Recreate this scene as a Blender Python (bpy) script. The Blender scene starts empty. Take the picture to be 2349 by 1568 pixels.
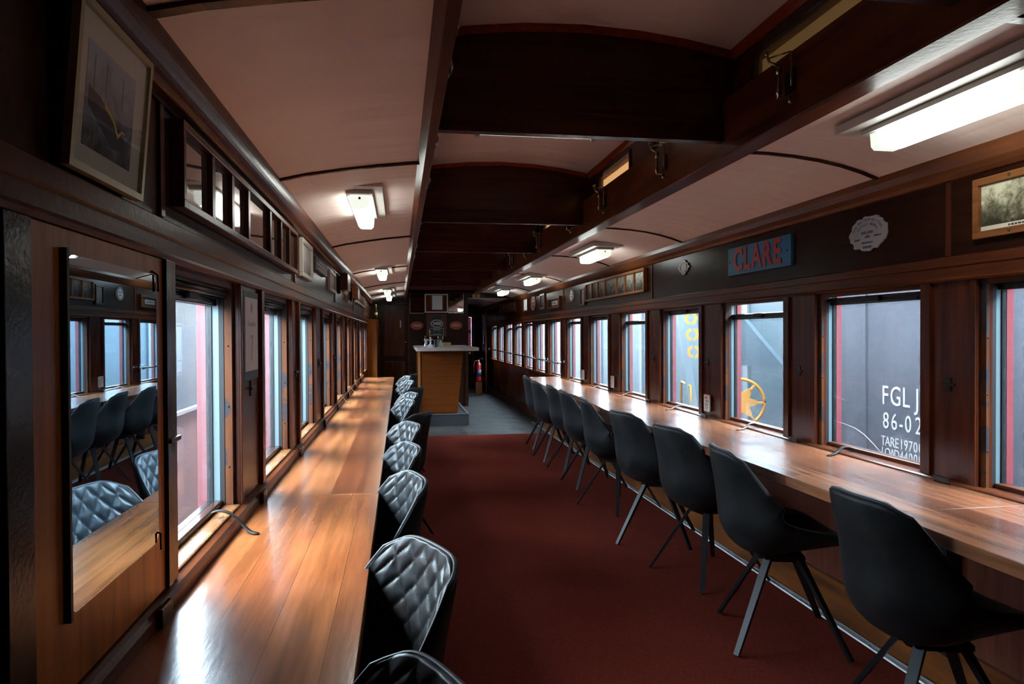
import bpy, bmesh, math, random
from mathutils import Vector, Matrix
random.seed(7)
PI = math.pi
scene = bpy.context.scene
COL = scene.collection

# ------------------------------------------------------------------ camera
IMW, IMH, FPX, EYE = 2349.0, 1568.0, 1600.0, 1.35
def norm(v): return v.normalized()
_y = norm(Vector((917 - IMW/2, 766 - IMH/2, FPX)))
_p2 = Vector((917 - IMW/2 + 1000, 766 - IMH/2 - 5.0, FPX))
_n = norm(_y.cross(_p2))
if _n.y > 0: _n = -_n
_x = norm(_y.cross(_n))
camM = Matrix(((_x.x, _x.y, _x.z), (_y.x, _y.y, _y.z), (_n.x, _n.y, _n.z)))   # rows: world axes in camera (x right, y down, z forward)
right = Vector((camM[0][0], camM[1][0], camM[2][0]))
down = Vector((camM[0][1], camM[1][1], camM[2][1]))
fwd = Vector((camM[0][2], camM[1][2], camM[2][2]))
cam_data = bpy.data.cameras.new('camera')
cam_data.sensor_width = 36.0
cam_data.lens = FPX / IMW * 36.0
cam_data.clip_start = 0.02
cam = bpy.data.objects.new('camera', cam_data)
COL.objects.link(cam)
rot = Matrix((right, -down, -fwd)).transposed().to_4x4()
cam.matrix_world = Matrix.Translation((0, 0, EYE)) @ rot
scene.camera = cam

# ------------------------------------------------------------------ world, exposure
scene.view_settings.view_transform = 'Standard'
scene.view_settings.look = 'None'
scene.view_settings.exposure = 0.15
scene.view_settings.gamma = 1.0
scene.view_settings.use_curve_mapping = False
world = bpy.data.worlds.new('overcast_sky')
scene.world = world
world.use_nodes = True
bg = world.node_tree.nodes['Background']
bg.inputs[0].default_value = (0.78, 0.89, 1.0, 1)
bg.inputs[1].default_value = 35.0
sun_d = bpy.data.lights.new('sun', 'SUN')
sun_d.energy = 10.0
sun_d.angle = math.radians(35)
sun_d.color = (1.0, 0.9, 0.78)
sun = bpy.data.objects.new('sun', sun_d)
COL.objects.link(sun)
sun.rotation_euler = (0, math.radians(-44), math.radians(-30))
scene.cycles.max_bounces = 8
scene.cycles.diffuse_bounces = 5
scene.cycles.transparent_max_bounces = 24
scene.cycles.sample_clamp_indirect = 10.0
scene.cycles.use_denoising = True

# ------------------------------------------------------------------ materials
def rgba(c): return (c[0], c[1], c[2], 1)
def mat(name, col=(.5,.5,.5), rough=.5, metal=0.0, emit=None, es=0.0, spec=.5, coat=0.0):
    m = bpy.data.materials.new(name); m.use_nodes = True
    b = m.node_tree.nodes['Principled BSDF']
    b.inputs['Base Color'].default_value = rgba(col)
    b.inputs['Roughness'].default_value = rough
    b.inputs['Metallic'].default_value = metal
    b.inputs['Specular IOR Level'].default_value = spec
    b.inputs['Coat Weight'].default_value = coat
    if emit:
        b.inputs['Emission Color'].default_value = rgba(emit)
        b.inputs['Emission Strength'].default_value = es
    return m
def nd(m, t, **kw):
    n = m.node_tree.nodes.new(t)
    for k, v in kw.items(): setattr(n, k, v)
    return n
def lk(m, a, b): m.node_tree.links.new(a, b)
def ramp(m, stops):
    r = nd(m, 'ShaderNodeValToRGB')
    e = r.color_ramp.elements
    while len(e) < len(stops): e.new(.5)
    for i, (p, c) in enumerate(stops):
        e[i].position = p; e[i].color = rgba(c)
    return r
def coords(m, scale=(1,1,1), rotz=0):
    tc = nd(m, 'ShaderNodeTexCoord'); mp = nd(m, 'ShaderNodeMapping')
    mp.inputs['Scale'].default_value = scale
    mp.inputs['Rotation'].default_value = (0, 0, rotz)
    lk(m, tc.outputs['Object'], mp.inputs['Vector'])
    return mp.outputs['Vector']
def noise(m, vec, scale=5, detail=4, rough=.55, dist=0.0):
    n = nd(m, 'ShaderNodeTexNoise')
    n.inputs['Scale'].default_value = scale; n.inputs['Detail'].default_value = detail
    n.inputs['Roughness'].default_value = rough; n.inputs['Distortion'].default_value = dist
    lk(m, vec, n.inputs['Vector'])
    return n
def bump(m, h, strength=.2, dist=.01):
    b = nd(m, 'ShaderNodeBump')
    b.inputs['Strength'].default_value = strength; b.inputs['Distance'].default_value = dist
    lk(m, h, b.inputs['Height'])
    lk(m, b.outputs['Normal'], m.node_tree.nodes['Principled BSDF'].inputs['Normal'])
    return b
def wood(name, dark, light, axis='Y', rough=.28, spec=.20, fine=26, wear=None):
    m = mat(name, light, rough, spec=spec)
    b = m.node_tree.nodes['Principled BSDF']
    s = {'X': (.07,1,1), 'Y': (1,.07,1), 'Z': (1,1,.07)}[axis]
    v = coords(m, s)
    n1 = noise(m, v, fine, 6, .6, .4)
    v2 = coords(m, (1,1,1))
    n2 = noise(m, v2, 2.2, 3, .5)
    mx = nd(m, 'ShaderNodeMath', operation='MULTIPLY_ADD')
    lk(m, n1.outputs['Fac'], mx.inputs[0]); mx.inputs[1].default_value = .75
    m2 = nd(m, 'ShaderNodeMath', operation='MULTIPLY'); lk(m, n2.outputs['Fac'], m2.inputs[0]); m2.inputs[1].default_value = .3
    lk(m, m2.outputs[0], mx.inputs[2])
    r = ramp(m, [(.33, dark), (.68, light)])
    lk(m, mx.outputs[0], r.inputs['Fac'])
    out = r.outputs['Color']
    if wear:
        n3 = noise(m, coords(m, (1,1,1)), 9, 5, .65)
        wr = ramp(m, [(.53, (0,0,0)), (.56, (1,1,1))]); lk(m, n3.outputs['Fac'], wr.inputs['Fac'])
        mm = nd(m, 'ShaderNodeMix', data_type='RGBA')
        lk(m, wr.outputs['Color'], mm.inputs['Factor']); lk(m, out, mm.inputs['A']); mm.inputs['B'].default_value = rgba(wear)
        out = mm.outputs['Result']
    lk(m, out, b.inputs['Base Color'])
    n4 = noise(m, v2, 55, 3, .6)
    bump(m, n4.outputs['Fac'], .16, .004)
    return m

M = {}
M['mahogany_y'] = wood('mahogany_lengthwise', (.040,.0095,.0040), (.150,.038,.012), 'Y', .28, spec=.15)
M['mahogany_z'] = wood('mahogany_upright', (.034,.008,.0038), (.130,.030,.011), 'Z', .27)
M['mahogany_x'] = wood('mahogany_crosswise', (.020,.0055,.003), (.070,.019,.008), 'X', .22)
M['mahogany_dark'] = wood('dark_mahogany', (.012,.005,.003), (.045,.016,.009), 'Y', .22)
M['frieze'] = wood('frieze_panel_wood', (.016,.0045,.0028), (.042,.012,.006), 'Y', .28, spec=.09)
M['cornice'] = wood('cornice_wood', (.08,.024,.009), (.22,.070,.024), 'Y', .3)
M['brown_z'] = wood('oak_brown_board', (.22,.058,.007), (.48,.15,.022), 'Z', .32, spec=.15)
M['red_mould'] = wood('red_moulding_wood', (.16,.025,.008), (.32,.055,.016), 'Y', .25)
M['orange_wood'] = wood('bare_orange_wood', (.040,.011,.004), (.16,.048,.014), 'Z', .5, wear=(.035,.028,.032))
M['sill_wood'] = wood('worn_sill_wood', (.09,.032,.012), (.24,.10,.04), 'Y', .22, wear=(.22,.13,.05))
M['ply'] = wood('orange_plywood', (.03,.009,.003), (.17,.05,.010), 'Y', .35, fine=14)
M['bar_wood'] = wood('bar_front_wood', (.090,.021,.0035), (.135,.033,.006), 'X', .5, spec=.06)
M['frame_wood'] = wood('picture_frame_wood', (.16,.055,.018), (.34,.13,.045), 'Y', .3)
M['frame_dark'] = wood('dark_frame_wood', (.035,.010,.005), (.12,.035,.014), 'Y', .3)
M['red_wall'] = wood('red_brown_panel', (.05,.013,.007), (.12,.032,.018), 'Z', .4)

def counter_mat(name, c1, c2, c3, xo, yo, rough):
    m = mat(name, c1, rough)
    b = m.node_tree.nodes['Principled BSDF']
    tc = nd(m, 'ShaderNodeTexCoord'); mp = nd(m, 'ShaderNodeMapping')
    mp.inputs['Rotation'].default_value = (0,0,PI/2)
    mp.inputs['Location'].default_value = (yo, xo, 0)
    lk(m, tc.outputs['Object'], mp.inputs['Vector'])
    br = nd(m, 'ShaderNodeTexBrick')
    br.offset = .37; br.offset_frequency = 2; br.squash = 1.0
    br.inputs['Color1'].default_value = rgba(c1); br.inputs['Color2'].default_value = rgba(c2)
    br.inputs['Mortar'].default_value = rgba(tuple(x*.45 for x in c2))
    br.inputs['Scale'].default_value = 1.0; br.inputs['Mortar Size'].default_value = .0007
    br.inputs['Mortar Smooth'].default_value = .2; br.inputs['Bias'].default_value = -.1
    br.inputs['Brick Width'].default_value = 50; br.inputs['Row Height'].default_value = .115
    lk(m, mp.outputs['Vector'], br.inputs['Vector'])
    v = coords(m, (1,.06,1)); n1 = noise(m, v, 22, 5, .6, .12)
    r = ramp(m, [(.35, (.55,.50,.45)), (.7, (1.25,1.2,1.15))]); lk(m, n1.outputs['Fac'], r.inputs['Fac'])
    mul = nd(m, 'ShaderNodeMix', data_type='RGBA', blend_type='MULTIPLY'); mul.inputs['Factor'].default_value = 1
    # every board its own tone, changing at the joints across the counter
    sp = nd(m, 'ShaderNodeSeparateXYZ'); lk(m, tc.outputs['Object'], sp.inputs[0])
    def cell(out, off, step):
        a = nd(m, 'ShaderNodeMath', operation='ADD'); lk(m, out, a.inputs[0]); a.inputs[1].default_value = off
        d = nd(m, 'ShaderNodeMath', operation='DIVIDE'); lk(m, a.outputs[0], d.inputs[0]); d.inputs[1].default_value = step
        f = nd(m, 'ShaderNodeMath', operation='FLOOR'); lk(m, d.outputs[0], f.inputs[0]); return f.outputs[0]
    cb_ = nd(m, 'ShaderNodeCombineXYZ'); lk(m, cell(sp.outputs['X'], xo, .115), cb_.inputs[0]); lk(m, cell(sp.outputs['Y'], 4.38, 2.33), cb_.inputs[1])
    wn = nd(m, 'ShaderNodeTexWhiteNoise', noise_dimensions='2D'); lk(m, cb_.outputs[0], wn.inputs['Vector'])
    bc = ramp(m, [(.1, c2), (.9, c1)]); lk(m, wn.outputs['Value'], bc.inputs['Fac'])
    seam = nd(m, 'ShaderNodeMix', data_type='RGBA'); lk(m, br.outputs['Fac'], seam.inputs['Factor'])
    lk(m, bc.outputs['Color'], seam.inputs['A']); seam.inputs['B'].default_value = rgba(tuple(x*.5 for x in c2))
    lk(m, seam.outputs['Result'], mul.inputs['A']); lk(m, r.outputs['Color'], mul.inputs['B'])
    v2 = coords(m, (1,.45,1)); n2 = noise(m, v2, 2.4, 3, .5, .3)
    r2 = ramp(m, [(.42, (1,1,1)), (.7, c3)]); lk(m, n2.outputs['Fac'], r2.inputs['Fac'])
    mul2 = nd(m, 'ShaderNodeMix', data_type='RGBA', blend_type='MULTIPLY'); mul2.inputs['Factor'].default_value = 1
    lk(m, mul.outputs['Result'], mul2.inputs['A']); lk(m, r2.outputs['Color'], mul2.inputs['B'])
    lk(m, mul2.outputs['Result'], b.inputs['Base Color'])
    vb = coords(m, (1,.16,1)); nb = noise(m, vb, 70, 3, .6)
    bump(m, nb.outputs['Fac'], .14, .002)
    rr = noise(m, coords(m,(1,1,1)), 6, 3, .6)
    mr = nd(m, 'ShaderNodeMapRange'); mr.inputs['To Min'].default_value = rough*.7; mr.inputs['To Max'].default_value = rough*1.5
    lk(m, rr.outputs['Fac'], mr.inputs['Value']); lk(m, mr.outputs['Result'], b.inputs['Roughness'])
    return m
M['counter_left'] = counter_mat('left_counter_mixed_boards', (.31,.125,.048), (.11,.022,.009), (.8,.7,.65), .53, .33, .19)
M['counter_left_near'] = counter_mat('left_counter_even_boards', (.33,.112,.038), (.26,.078,.027), (.75,.65,.6), .53, .33, .19)
M['counter_right'] = counter_mat('right_counter_boards', (.36,.15,.075), (.24,.085,.045), (.7,.6,.58), .33, .9, .20)

def ceiling_mat():
    m = mat('ceiling_paint', (.85,.70,.64), .5)
    n = noise(m, coords(m,(1,1,1)), 1.4, 3, .5)
    r = ramp(m, [(.3, (.82,.67,.62)), (.7, (.90,.74,.66))]); lk(m, n.outputs['Fac'], r.inputs['Fac'])
    lk(m, r.outputs['Color'], m.node_tree.nodes['Principled BSDF'].inputs['Base Color'])
    n2 = noise(m, coords(m,(.6,3,1)), 3.0, 2, .4); bump(m, n2.outputs['Fac'], .5, .03)
    return m
M['ceiling'] = ceiling_mat()
def carpet_mat():
    m = mat('red_carpet', (.16,.035,.028), 1.0, spec=.0)
    n = noise(m, coords(m,(1,1,1)), 420, 3, .7)
    n0 = noise(m, coords(m,(1,1,1)), 2.6, 4, .6)
    mx = nd(m, 'ShaderNodeMath', operation='MULTIPLY'); lk(m, n.outputs['Fac'], mx.inputs[0]); mx.inputs[1].default_value = .5
    r = ramp(m, [(.16, (.045,.0075,.005)), (.34, (.150,.029,.021))]); lk(m, mx.outputs[0], r.inputs['Fac'])
    lk(m, r.outputs['Color'], m.node_tree.nodes['Principled BSDF'].inputs['Base Color'])
    bump(m, n.outputs['Fac'], .5, .004)
    return m
M['carpet'] = carpet_mat()
def lino_mat():
    m = mat('grey_lino_planks', (.12,.12,.12), .38, spec=.22)
    b = m.node_tree.nodes['Principled BSDF']
    tc = nd(m, 'ShaderNodeTexCoord')
    br = nd(m, 'ShaderNodeTexBrick')
    br.inputs['Color1'].default_value = (.013,.0135,.014,1); br.inputs['Color2'].default_value = (.026,.026,.026,1)
    br.inputs['Mortar'].default_value = (.02,.02,.02,1); br.inputs['Scale'].default_value = 1
    br.inputs['Mortar Size'].default_value = .006; br.inputs['Brick Width'].default_value = .45; br.inputs['Row Height'].default_value = .3
    mp = nd(m, 'ShaderNodeMapping'); mp.inputs['Rotation'].default_value = (0,0,PI/2)
    lk(m, tc.outputs['Object'], mp.inputs['Vector']); lk(m, mp.outputs['Vector'], br.inputs['Vector'])
    n = noise(m, coords(m,(1,1,1)), 14, 5, .7)
    r = ramp(m, [(.3,(.4,.4,.4)),(.75,(2.0,1.95,1.9))]); lk(m, n.outputs['Fac'], r.inputs['Fac'])
    mul = nd(m, 'ShaderNodeMix', data_type='RGBA', blend_type='MULTIPLY'); mul.inputs['Factor'].default_value = 1
    lk(m, br.outputs['Color'], mul.inputs['A']); lk(m, r.outputs['Color'], mul.inputs['B'])
    lk(m, mul.outputs['Result'], b.inputs['Base Color'])
    hb = nd(m, 'ShaderNodeMath', operation='MULTIPLY_ADD'); lk(m, br.outputs['Fac'], hb.inputs[0]); hb.inputs[1].default_value = -2.0; lk(m, n.outputs['Fac'], hb.inputs[2])
    bump(m, hb.outputs[0], .7, .006)
    rg = nd(m, 'ShaderNodeMapRange'); rg.inputs['To Min'].default_value = .25; rg.inputs['To Max'].default_value = .75
    ng = noise(m, coords(m,(1,1,1)), 3.5, 4, .6); lk(m, ng.outputs['Fac'], rg.inputs['Value']); lk(m, rg.outputs['Result'], b.inputs['Roughness'])
    return m
M['lino'] = lino_mat()

def glass_mat(name, tint, haze, hazecol, rough=.0):
    m = bpy.data.materials.new(name); m.use_nodes = True
    nt = m.node_tree; nt.nodes.clear()
    out = nd(m, 'ShaderNodeOutputMaterial')
    tr = nd(m, 'ShaderNodeBsdfTransparent'); tr.inputs[0].default_value = rgba(tint)
    gl = nd(m, 'ShaderNodeBsdfGlossy'); gl.inputs['Roughness'].default_value = rough
    df = nd(m, 'ShaderNodeBsdfTranslucent'); df.inputs['Color'].default_value = rgba(hazecol)
    n = noise(m, coords(m,(1,1,1)), 7, 5, .7)
    mr = nd(m, 'ShaderNodeMapRange'); mr.inputs['From Min'].default_value = .3; mr.inputs['From Max'].default_value = .75
    mr.inputs['To Min'].default_value = haze*.6; mr.inputs['To Max'].default_value = haze*1.5
    lk(m, n.outputs['Fac'], mr.inputs['Value'])
    m1 = nd(m, 'ShaderNodeMixShader'); lk(m, mr.outputs['Result'], m1.inputs[0]); lk(m, tr.outputs[0], m1.inputs[1]); lk(m, df.outputs[0], m1.inputs[2])
    fr = nd(m, 'ShaderNodeFresnel'); fr.inputs['IOR'].default_value = 1.5
    geo = nd(m, 'ShaderNodeNewGeometry')
    inv = nd(m, 'ShaderNodeMath', operation='SUBTRACT'); inv.inputs[0].default_value = 1.0; lk(m, geo.outputs['Backfacing'], inv.inputs[1])
    fm = nd(m, 'ShaderNodeMath', operation='MULTIPLY'); lk(m, fr.outputs[0], fm.inputs[0]); lk(m, inv.outputs[0], fm.inputs[1])
    m2 = nd(m, 'ShaderNodeMixShader'); lk(m, fm.outputs[0], m2.inputs[0]); lk(m, m1.outputs[0], m2.inputs[1]); lk(m, gl.outputs[0], m2.inputs[2])
    lk(m, m2.outputs[0], out.inputs['Surface'])
    return m
M['glass'] = glass_mat('dusty_window_glass', (.90,.96,.98), .007, (.8,.9,1))
M['glass_clear'] = glass_mat('clear_glass', (.95,.97,.97), .02, (.9,.95,1))
M['amber'] = glass_mat('amber_skylight_glass', (.17,.115,.07), .05, (.55,.38,.2))
M['amber_dim'] = glass_mat('darker_skylight_glass', (.05,.035,.02), .03, (.5,.34,.17))  # darker version of the amber glass, for the nearest panes
M['pink_glass'] = glass_mat('pink_strip_glass', (.05,.018,.026), .02, (.5,.25,.3))
M['mirror'] = mat('mirror_flare_tint', (.38,.56,.70), .01, 1.0)  # blue flare over the mirror is put into its tint
M['mirror_plain'] = mat('mirror_plain', (.8,.8,.8), .02, 1.0)
M['black_metal'] = mat('black_sash_metal', (.018,.018,.02), .3, .3)
M['rubber'] = mat('black_rubber', (.01,.01,.011), .55)
M['pale_metal'] = mat('pale_metal_sky_tint', (.15,.21,.235), .35, .2)  # bare metal; blue of the reflected sky put into the base colour
M['alu'] = mat('aluminium_strip', (.33,.32,.32), .45, 1.0)
M['brass'] = mat('aged_brass', (.30,.26,.17), .28, 1.0)
M['iron'] = mat('dark_iron', (.035,.033,.03), .4, .8)
M['chrome'] = mat('chrome', (.75,.76,.78), .12, 1.0)
M['red_skin'] = mat('red_carriage_paint', (.14,.015,.02), .35)
M['leather_in'] = mat('quilted_leather', (.042,.044,.048), .38, spec=.34)
M['leather_out'] = mat('smooth_suede_leather', (.02,.02,.02), .48, spec=.2)
M['piping'] = mat('leather_piping', (.04,.042,.046), .45, spec=.4)
def leather_detail(m, c1, c2):
    n = noise(m, coords(m,(1,1,1)), 9, 5, .65)
    r = ramp(m, [(.35,c1),(.7,c2)]); lk(m, n.outputs['Fac'], r.inputs['Fac'])
    lk(m, r.outputs['Color'], m.node_tree.nodes['Principled BSDF'].inputs['Base Color'])
    n2 = noise(m, coords(m,(1,1,1)), 260, 3, .6); bump(m, n2.outputs['Fac'], .12, .002)
leather_detail(M['leather_in'], (.016,.018,.021), (.034,.036,.040))
leather_detail(M['leather_out'], (.006,.006,.007), (.020,.019,.018))
M['leg'] = mat('black_steel_leg', (.012,.010,.012), .4, .4, spec=.35)
M['white_paint'] = mat('off_white_paint', (.55,.52,.48), .45)
M['lamp_on'] = mat('lit_fluorescent_diffuser', (.9,.95,.9), .4, emit=(.93,1.0,.95), es=10.0)
M['lamp_end'] = mat('diffuser_end_plastic', (.75,.8,.72), .4, emit=(.93,1.0,.90), es=.8)
M['tube_on'] = mat('dim_tube', (.8,.85,.75), .4, emit=(.9,1.0,.8), es=.8)
M['paper'] = mat('white_paper', (.62,.62,.66), .7)
M['mat_board'] = mat('cream_mount_board', (.78,.71,.58), .7)
M['gold_frame'] = mat('pale_gold_frame', (.40,.34,.20), .35, .3)
M['cream_frame'] = mat('cream_painted_frame', (.60,.54,.46), .45)
M['dark_plastic'] = mat('dark_grey_plastic', (.04,.045,.055), .5)
M['socket'] = mat('white_socket_plastic', (.72,.70,.66), .35)
M['socket_red'] = mat('red_switch', (.7,.08,.06), .35)
M['socket_hole'] = mat('socket_hole', (.02,.02,.02), .6)
M['leather_strap'] = mat('brown_leather_strap', (.13,.075,.035), .5)
M['leather_strap_dark'] = mat('dark_leather_strap', (.02,.014,.012), .6, spec=.2)
M['sign_blue'] = mat('blue_sign_paint', (.006,.14,.30), .4)
M['sign_red'] = mat('red_letter_paint', (.42,.012,.012), .35)
M['plaque'] = mat('white_plaque_enamel', (.42,.42,.43), .45)
M['plaque_blue'] = mat('blue_plaque_letters', (.02,.09,.22), .5)
M['plaque_metal'] = mat('cast_metal_plaque', (.16,.13,.12), .4, .6)
M['plate_red'] = mat('red_number_plate', (.26,.02,.02), .4)
M['plate_brass'] = mat('plate_brass_letters', (.75,.48,.30), .5, .0)
M['plate_black'] = mat('black_number_plate', (.012,.014,.014), .4)
M['plate_white'] = mat('plate_silver_letters', (.75,.75,.75), .5, .0)
M['maroon'] = mat('maroon_board', (.07,.008,.010), .45)
M['slab'] = mat('pale_stone_slab', (.52,.46,.44), .35)
M['plinth'] = mat('grey_tiled_plinth', (.045,.045,.05), .4)
M['red_ext'] = mat('extinguisher_red', (.22,.006,.008), .3)
M['dark_navy'] = mat('navy_plastic', (.012,.018,.045), .5)
M['tan'] = mat('tan_cardboard', (.42,.30,.15), .6)
M['yellow'] = mat('yellow_label', (.7,.5,.05), .5)
M['wagon'] = mat('grey_wagon_paint', (.029,.031,.039), .5)
M['wagon_dark'] = mat('dark_wagon_recess', (.03,.033,.04), .6)
M['stencil'] = mat('white_stencil_paint', (.20,.20,.20), .6)
M['bluegrey'] = mat('blue_grey_machinery', (.034,.052,.063), .5)
M['bluegrey_dark'] = mat('dark_blue_grey_steel', (.02,.032,.042), .5)
M['pale_beam'] = mat('pale_crane_paint', (.075,.092,.105), .5)
M['orange_paint'] = mat('orange_yellow_paint', (.26,.12,.022), .5)
M['ballast'] = mat('stone_ballast', (.08,.07,.062), .9)
M['container'] = mat('pale_blue_container', (.066,.084,.096), .5)
M['flatcar'] = mat('rusty_flatcar', (.17,.095,.09), .6)
M['far_wall'] = mat('weathered_shed_wall', (.024,.023,.022), .8)
for k_ in ('wagon','wagon_dark','bluegrey','bluegrey_dark','pale_beam','orange_paint','ballast','container','flatcar','far_wall','stencil'):
    M[k_].node_tree.nodes['Principled BSDF'].inputs['Specular IOR Level'].default_value = .05
M['bottle'] = mat('dark_bottle_glass', (.03,.05,.03), .1)

def photo_mat(name, sky, ground, scale=9, thr=.5, seed=0.0, horizon=None):
    m = mat(name, sky, .6, spec=.2)
    b = m.node_tree.nodes['Principled BSDF']
    tc = nd(m, 'ShaderNodeTexCoord'); mp = nd(m, 'ShaderNodeMapping')
    mp.inputs['Location'].default_value = (seed, seed*1.7, seed*.3)
    lk(m, tc.outputs['Object'], mp.inputs['Vector'])
    n = noise(m, mp.outputs['Vector'], scale, 7, .68, .5)
    sep = nd(m, 'ShaderNodeSeparateXYZ'); tg = nd(m, 'ShaderNodeTexCoord'); lk(m, tg.outputs['Generated'], sep.inputs[0])
    add = nd(m, 'ShaderNodeMath', operation='MULTIPLY_ADD'); lk(m, sep.outputs['Z'], add.inputs[0]); add.inputs[1].default_value = .5
    lk(m, n.outputs['Fac'], add.inputs[2])
    r = ramp(m, [(thr+.02, tuple(g*.3 for g in ground)), (thr+.18, ground), (thr+.34, tuple((a+c)/2 for a, c in zip(sky, ground))), (thr+.55, sky)])
    lk(m, add.outputs[0], r.inputs['Fac']); lk(m, r.outputs['Color'], b.inputs['Base Color'])
    return m
M['print_hills'] = photo_mat('sepia_landscape_print', (.85,.82,.58), (.16,.15,.09), 24, .53)
M['print_misty'] = photo_mat('misty_railway_print', (.50,.54,.60), (.13,.13,.15), 16, .42)
M['print_bw'] = [photo_mat('black_and_white_print_%s' % w, (.50,.50,.44), (.12,.115,.10), 22, .50, s) for w, s in (('crowd', 1.1), ('street', 2.7), ('trees', 3.9), ('station', 5.3))]
M['print_amber'] = photo_mat('amber_toned_print', (.38,.24,.09), (.13,.08,.04), 22, .48, 8.0)
M['print_grey'] = photo_mat('pale_grey_print', (.55,.53,.50), (.22,.21,.20), 12, .30, 4.0)

# ------------------------------------------------------------------ mesh helpers
class MB:
    def __init__(s): s.v = []; s.f = []; s.sm = []
    def quad(s, *pts):
        i = len(s.v); s.v += [tuple(p) for p in pts]; s.f.append(tuple(range(i, i+len(pts)))); s.sm.append(False); return s
    def box(s, x0, x1, y0, y1, z0, z1):
        i = len(s.v)
        s.v += [(x0,y0,z0),(x1,y0,z0),(x1,y1,z0),(x0,y1,z0),(x0,y0,z1),(x1,y0,z1),(x1,y1,z1),(x0,y1,z1)]
        s.f += [(i,i+3,i+2,i+1),(i+4,i+5,i+6,i+7),(i,i+1,i+5,i+4),(i+1,i+2,i+6,i+5),(i+2,i+3,i+7,i+6),(i+3,i,i+4,i+7)]
        s.sm += [False]*6
        return s
    def prism(s, prof, a, b, axis='Y', smooth=False):
        """profile polygon extruded along an axis; profile = (x,z) for Y, (y,z) for X, (x,y) for Z"""
        i = len(s.v); n = len(prof)
        def P(p, t):
            return {'Y': (p[0], t, p[1]), 'X': (t, p[0], p[1]), 'Z': (p[0], p[1], t)}[axis]
        s.v += [P(p, a) for p in prof] + [P(p, b) for p in prof]
        for k in range(n):
            s.f.append((i+k, i+(k+1) % n, i+n+(k+1) % n, i+n+k)); s.sm.append(smooth)
        s.f.append(tuple(i+k for k in reversed(range(n)))); s.f.append(tuple(i+n+k for k in range(n))); s.sm += [False]*2
        return s
    def tube(s, pts, r, n=10, caps=True):
        pts = [Vector(p) for p in pts]; i0 = len(s.v)
        rs = r if isinstance(r, (list, tuple)) else [r]*len(pts)
        t0 = (pts[1]-pts[0]).normalized()
        up = Vector((0,0,1)) if abs(t0.z) < .9 else Vector((1,0,0))
        a = t0.cross(up).normalized()
        for k, p in enumerate(pts):
            t = (pts[min(k+1, len(pts)-1)] - pts[max(k-1, 0)]).normalized()
            a = (a - t*a.dot(t)).normalized(); b = t.cross(a)
            for j in range(n):
                th = 2*PI*j/n
                s.v.append(tuple(p + (a*math.cos(th)+b*math.sin(th))*rs[k]))
        for k in range(len(pts)-1):
            for j in range(n):
                s.f.append((i0+k*n+j, i0+k*n+(j+1) % n, i0+(k+1)*n+(j+1) % n, i0+(k+1)*n+j)); s.sm.append(True)
        if caps:
            s.f.append(tuple(i0+j for j in reversed(range(n)))); s.f.append(tuple(i0+(len(pts)-1)*n+j for j in range(n))); s.sm += [False]*2
        return s
    def lathe(s, prof, cx, cy, n=20, cz=0):
        i0 = len(s.v)
        for r, z in prof:
            for j in range(n):
                th = 2*PI*j/n; s.v.append((cx+r*math.cos(th), cy+r*math.sin(th), cz+z))
        for k in range(len(prof)-1):
            for j in range(n):
                s.f.append((i0+k*n+j, i0+k*n+(j+1) % n, i0+(k+1)*n+(j+1) % n, i0+(k+1)*n+j)); s.sm.append(True)
        s.f.append(tuple(i0+j for j in reversed(range(n)))); s.f.append(tuple(i0+(len(prof)-1)*n+j for j in range(n))); s.sm += [False]*2
        return s
    def ball(s, c, r, n=10, m=6):
        i0 = len(s.v)
        for k in range(m+1):
            ph = -PI/2 + PI*k/m; rr = max(r*math.cos(ph), r*.02)
            for j in range(n):
                th = 2*PI*j/n; s.v.append((c[0]+rr*math.cos(th), c[1]+rr*math.sin(th), c[2]+r*math.sin(ph)))
        for k in range(m):
            for j in range(n):
                s.f.append((i0+k*n+j, i0+k*n+(j+1) % n, i0+(k+1)*n+(j+1) % n, i0+(k+1)*n+j)); s.sm.append(True)
        return s
    def bar(s, a, b, w, h, w2=None, h2=None):
        """rectangular bar from a to b"""
        a = Vector(a); b = Vector(b); t = (b-a).normalized()
        u = t.cross(Vector((0,0,1)))
        if u.length < 1e-3: u = Vector((1,0,0))
        u.normalize(); v = t.cross(u)
        w2 = w if w2 is None else w2; h2 = h if h2 is None else h2
        i = len(s.v)
        for p, ww, hh in ((a, w, h), (b, w2, h2)):
            for du, dv in ((-1,-1),(1,-1),(1,1),(-1,1)): s.v.append(tuple(p+u*du*ww/2+v*dv*hh/2))
        s.f += [(i+3,i+2,i+1,i),(i+4,i+5,i+6,i+7)] + [(i+k,i+(k+1)%4,i+4+(k+1)%4,i+4+k) for k in range(4)]
        s.sm += [False]*6
        return s
ORG = {}
def origin(o):
    return ORG.get(o.name, Vector((0,0,0))) if o else Vector((0,0,0))
def build(name, mb, m, parent=None, at=None, bevel=0.0, fix=True):
    org = Vector(at) if at is not None else origin(parent)
    me = bpy.data.meshes.new(name)
    me.from_pydata([tuple(Vector(v)-org) for v in mb.v], [], mb.f)
    me.polygons.foreach_set('use_smooth', mb.sm)
    if fix:
        b = bmesh.new(); b.from_mesh(me); bmesh.ops.recalc_face_normals(b, faces=b.faces); b.to_mesh(me); b.free()
    me.materials.append(m)
    o = bpy.data.objects.new(name, me); COL.objects.link(o)
    if parent:
        o.parent = parent; o.location = org - origin(parent)
    else:
        o.location = org
    ORG[o.name] = org
    if bevel:
        bv = o.modifiers.new('bevel', 'BEVEL'); bv.width = bevel; bv.segments = 2; bv.limit_method = 'ANGLE'
    return o
def tag(o, label, cat, group=None, kind=None):
    if label: o['label'] = label
    if cat: o['category'] = cat
    if group: o['group'] = group
    if kind: o['kind'] = kind
    return o
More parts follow.
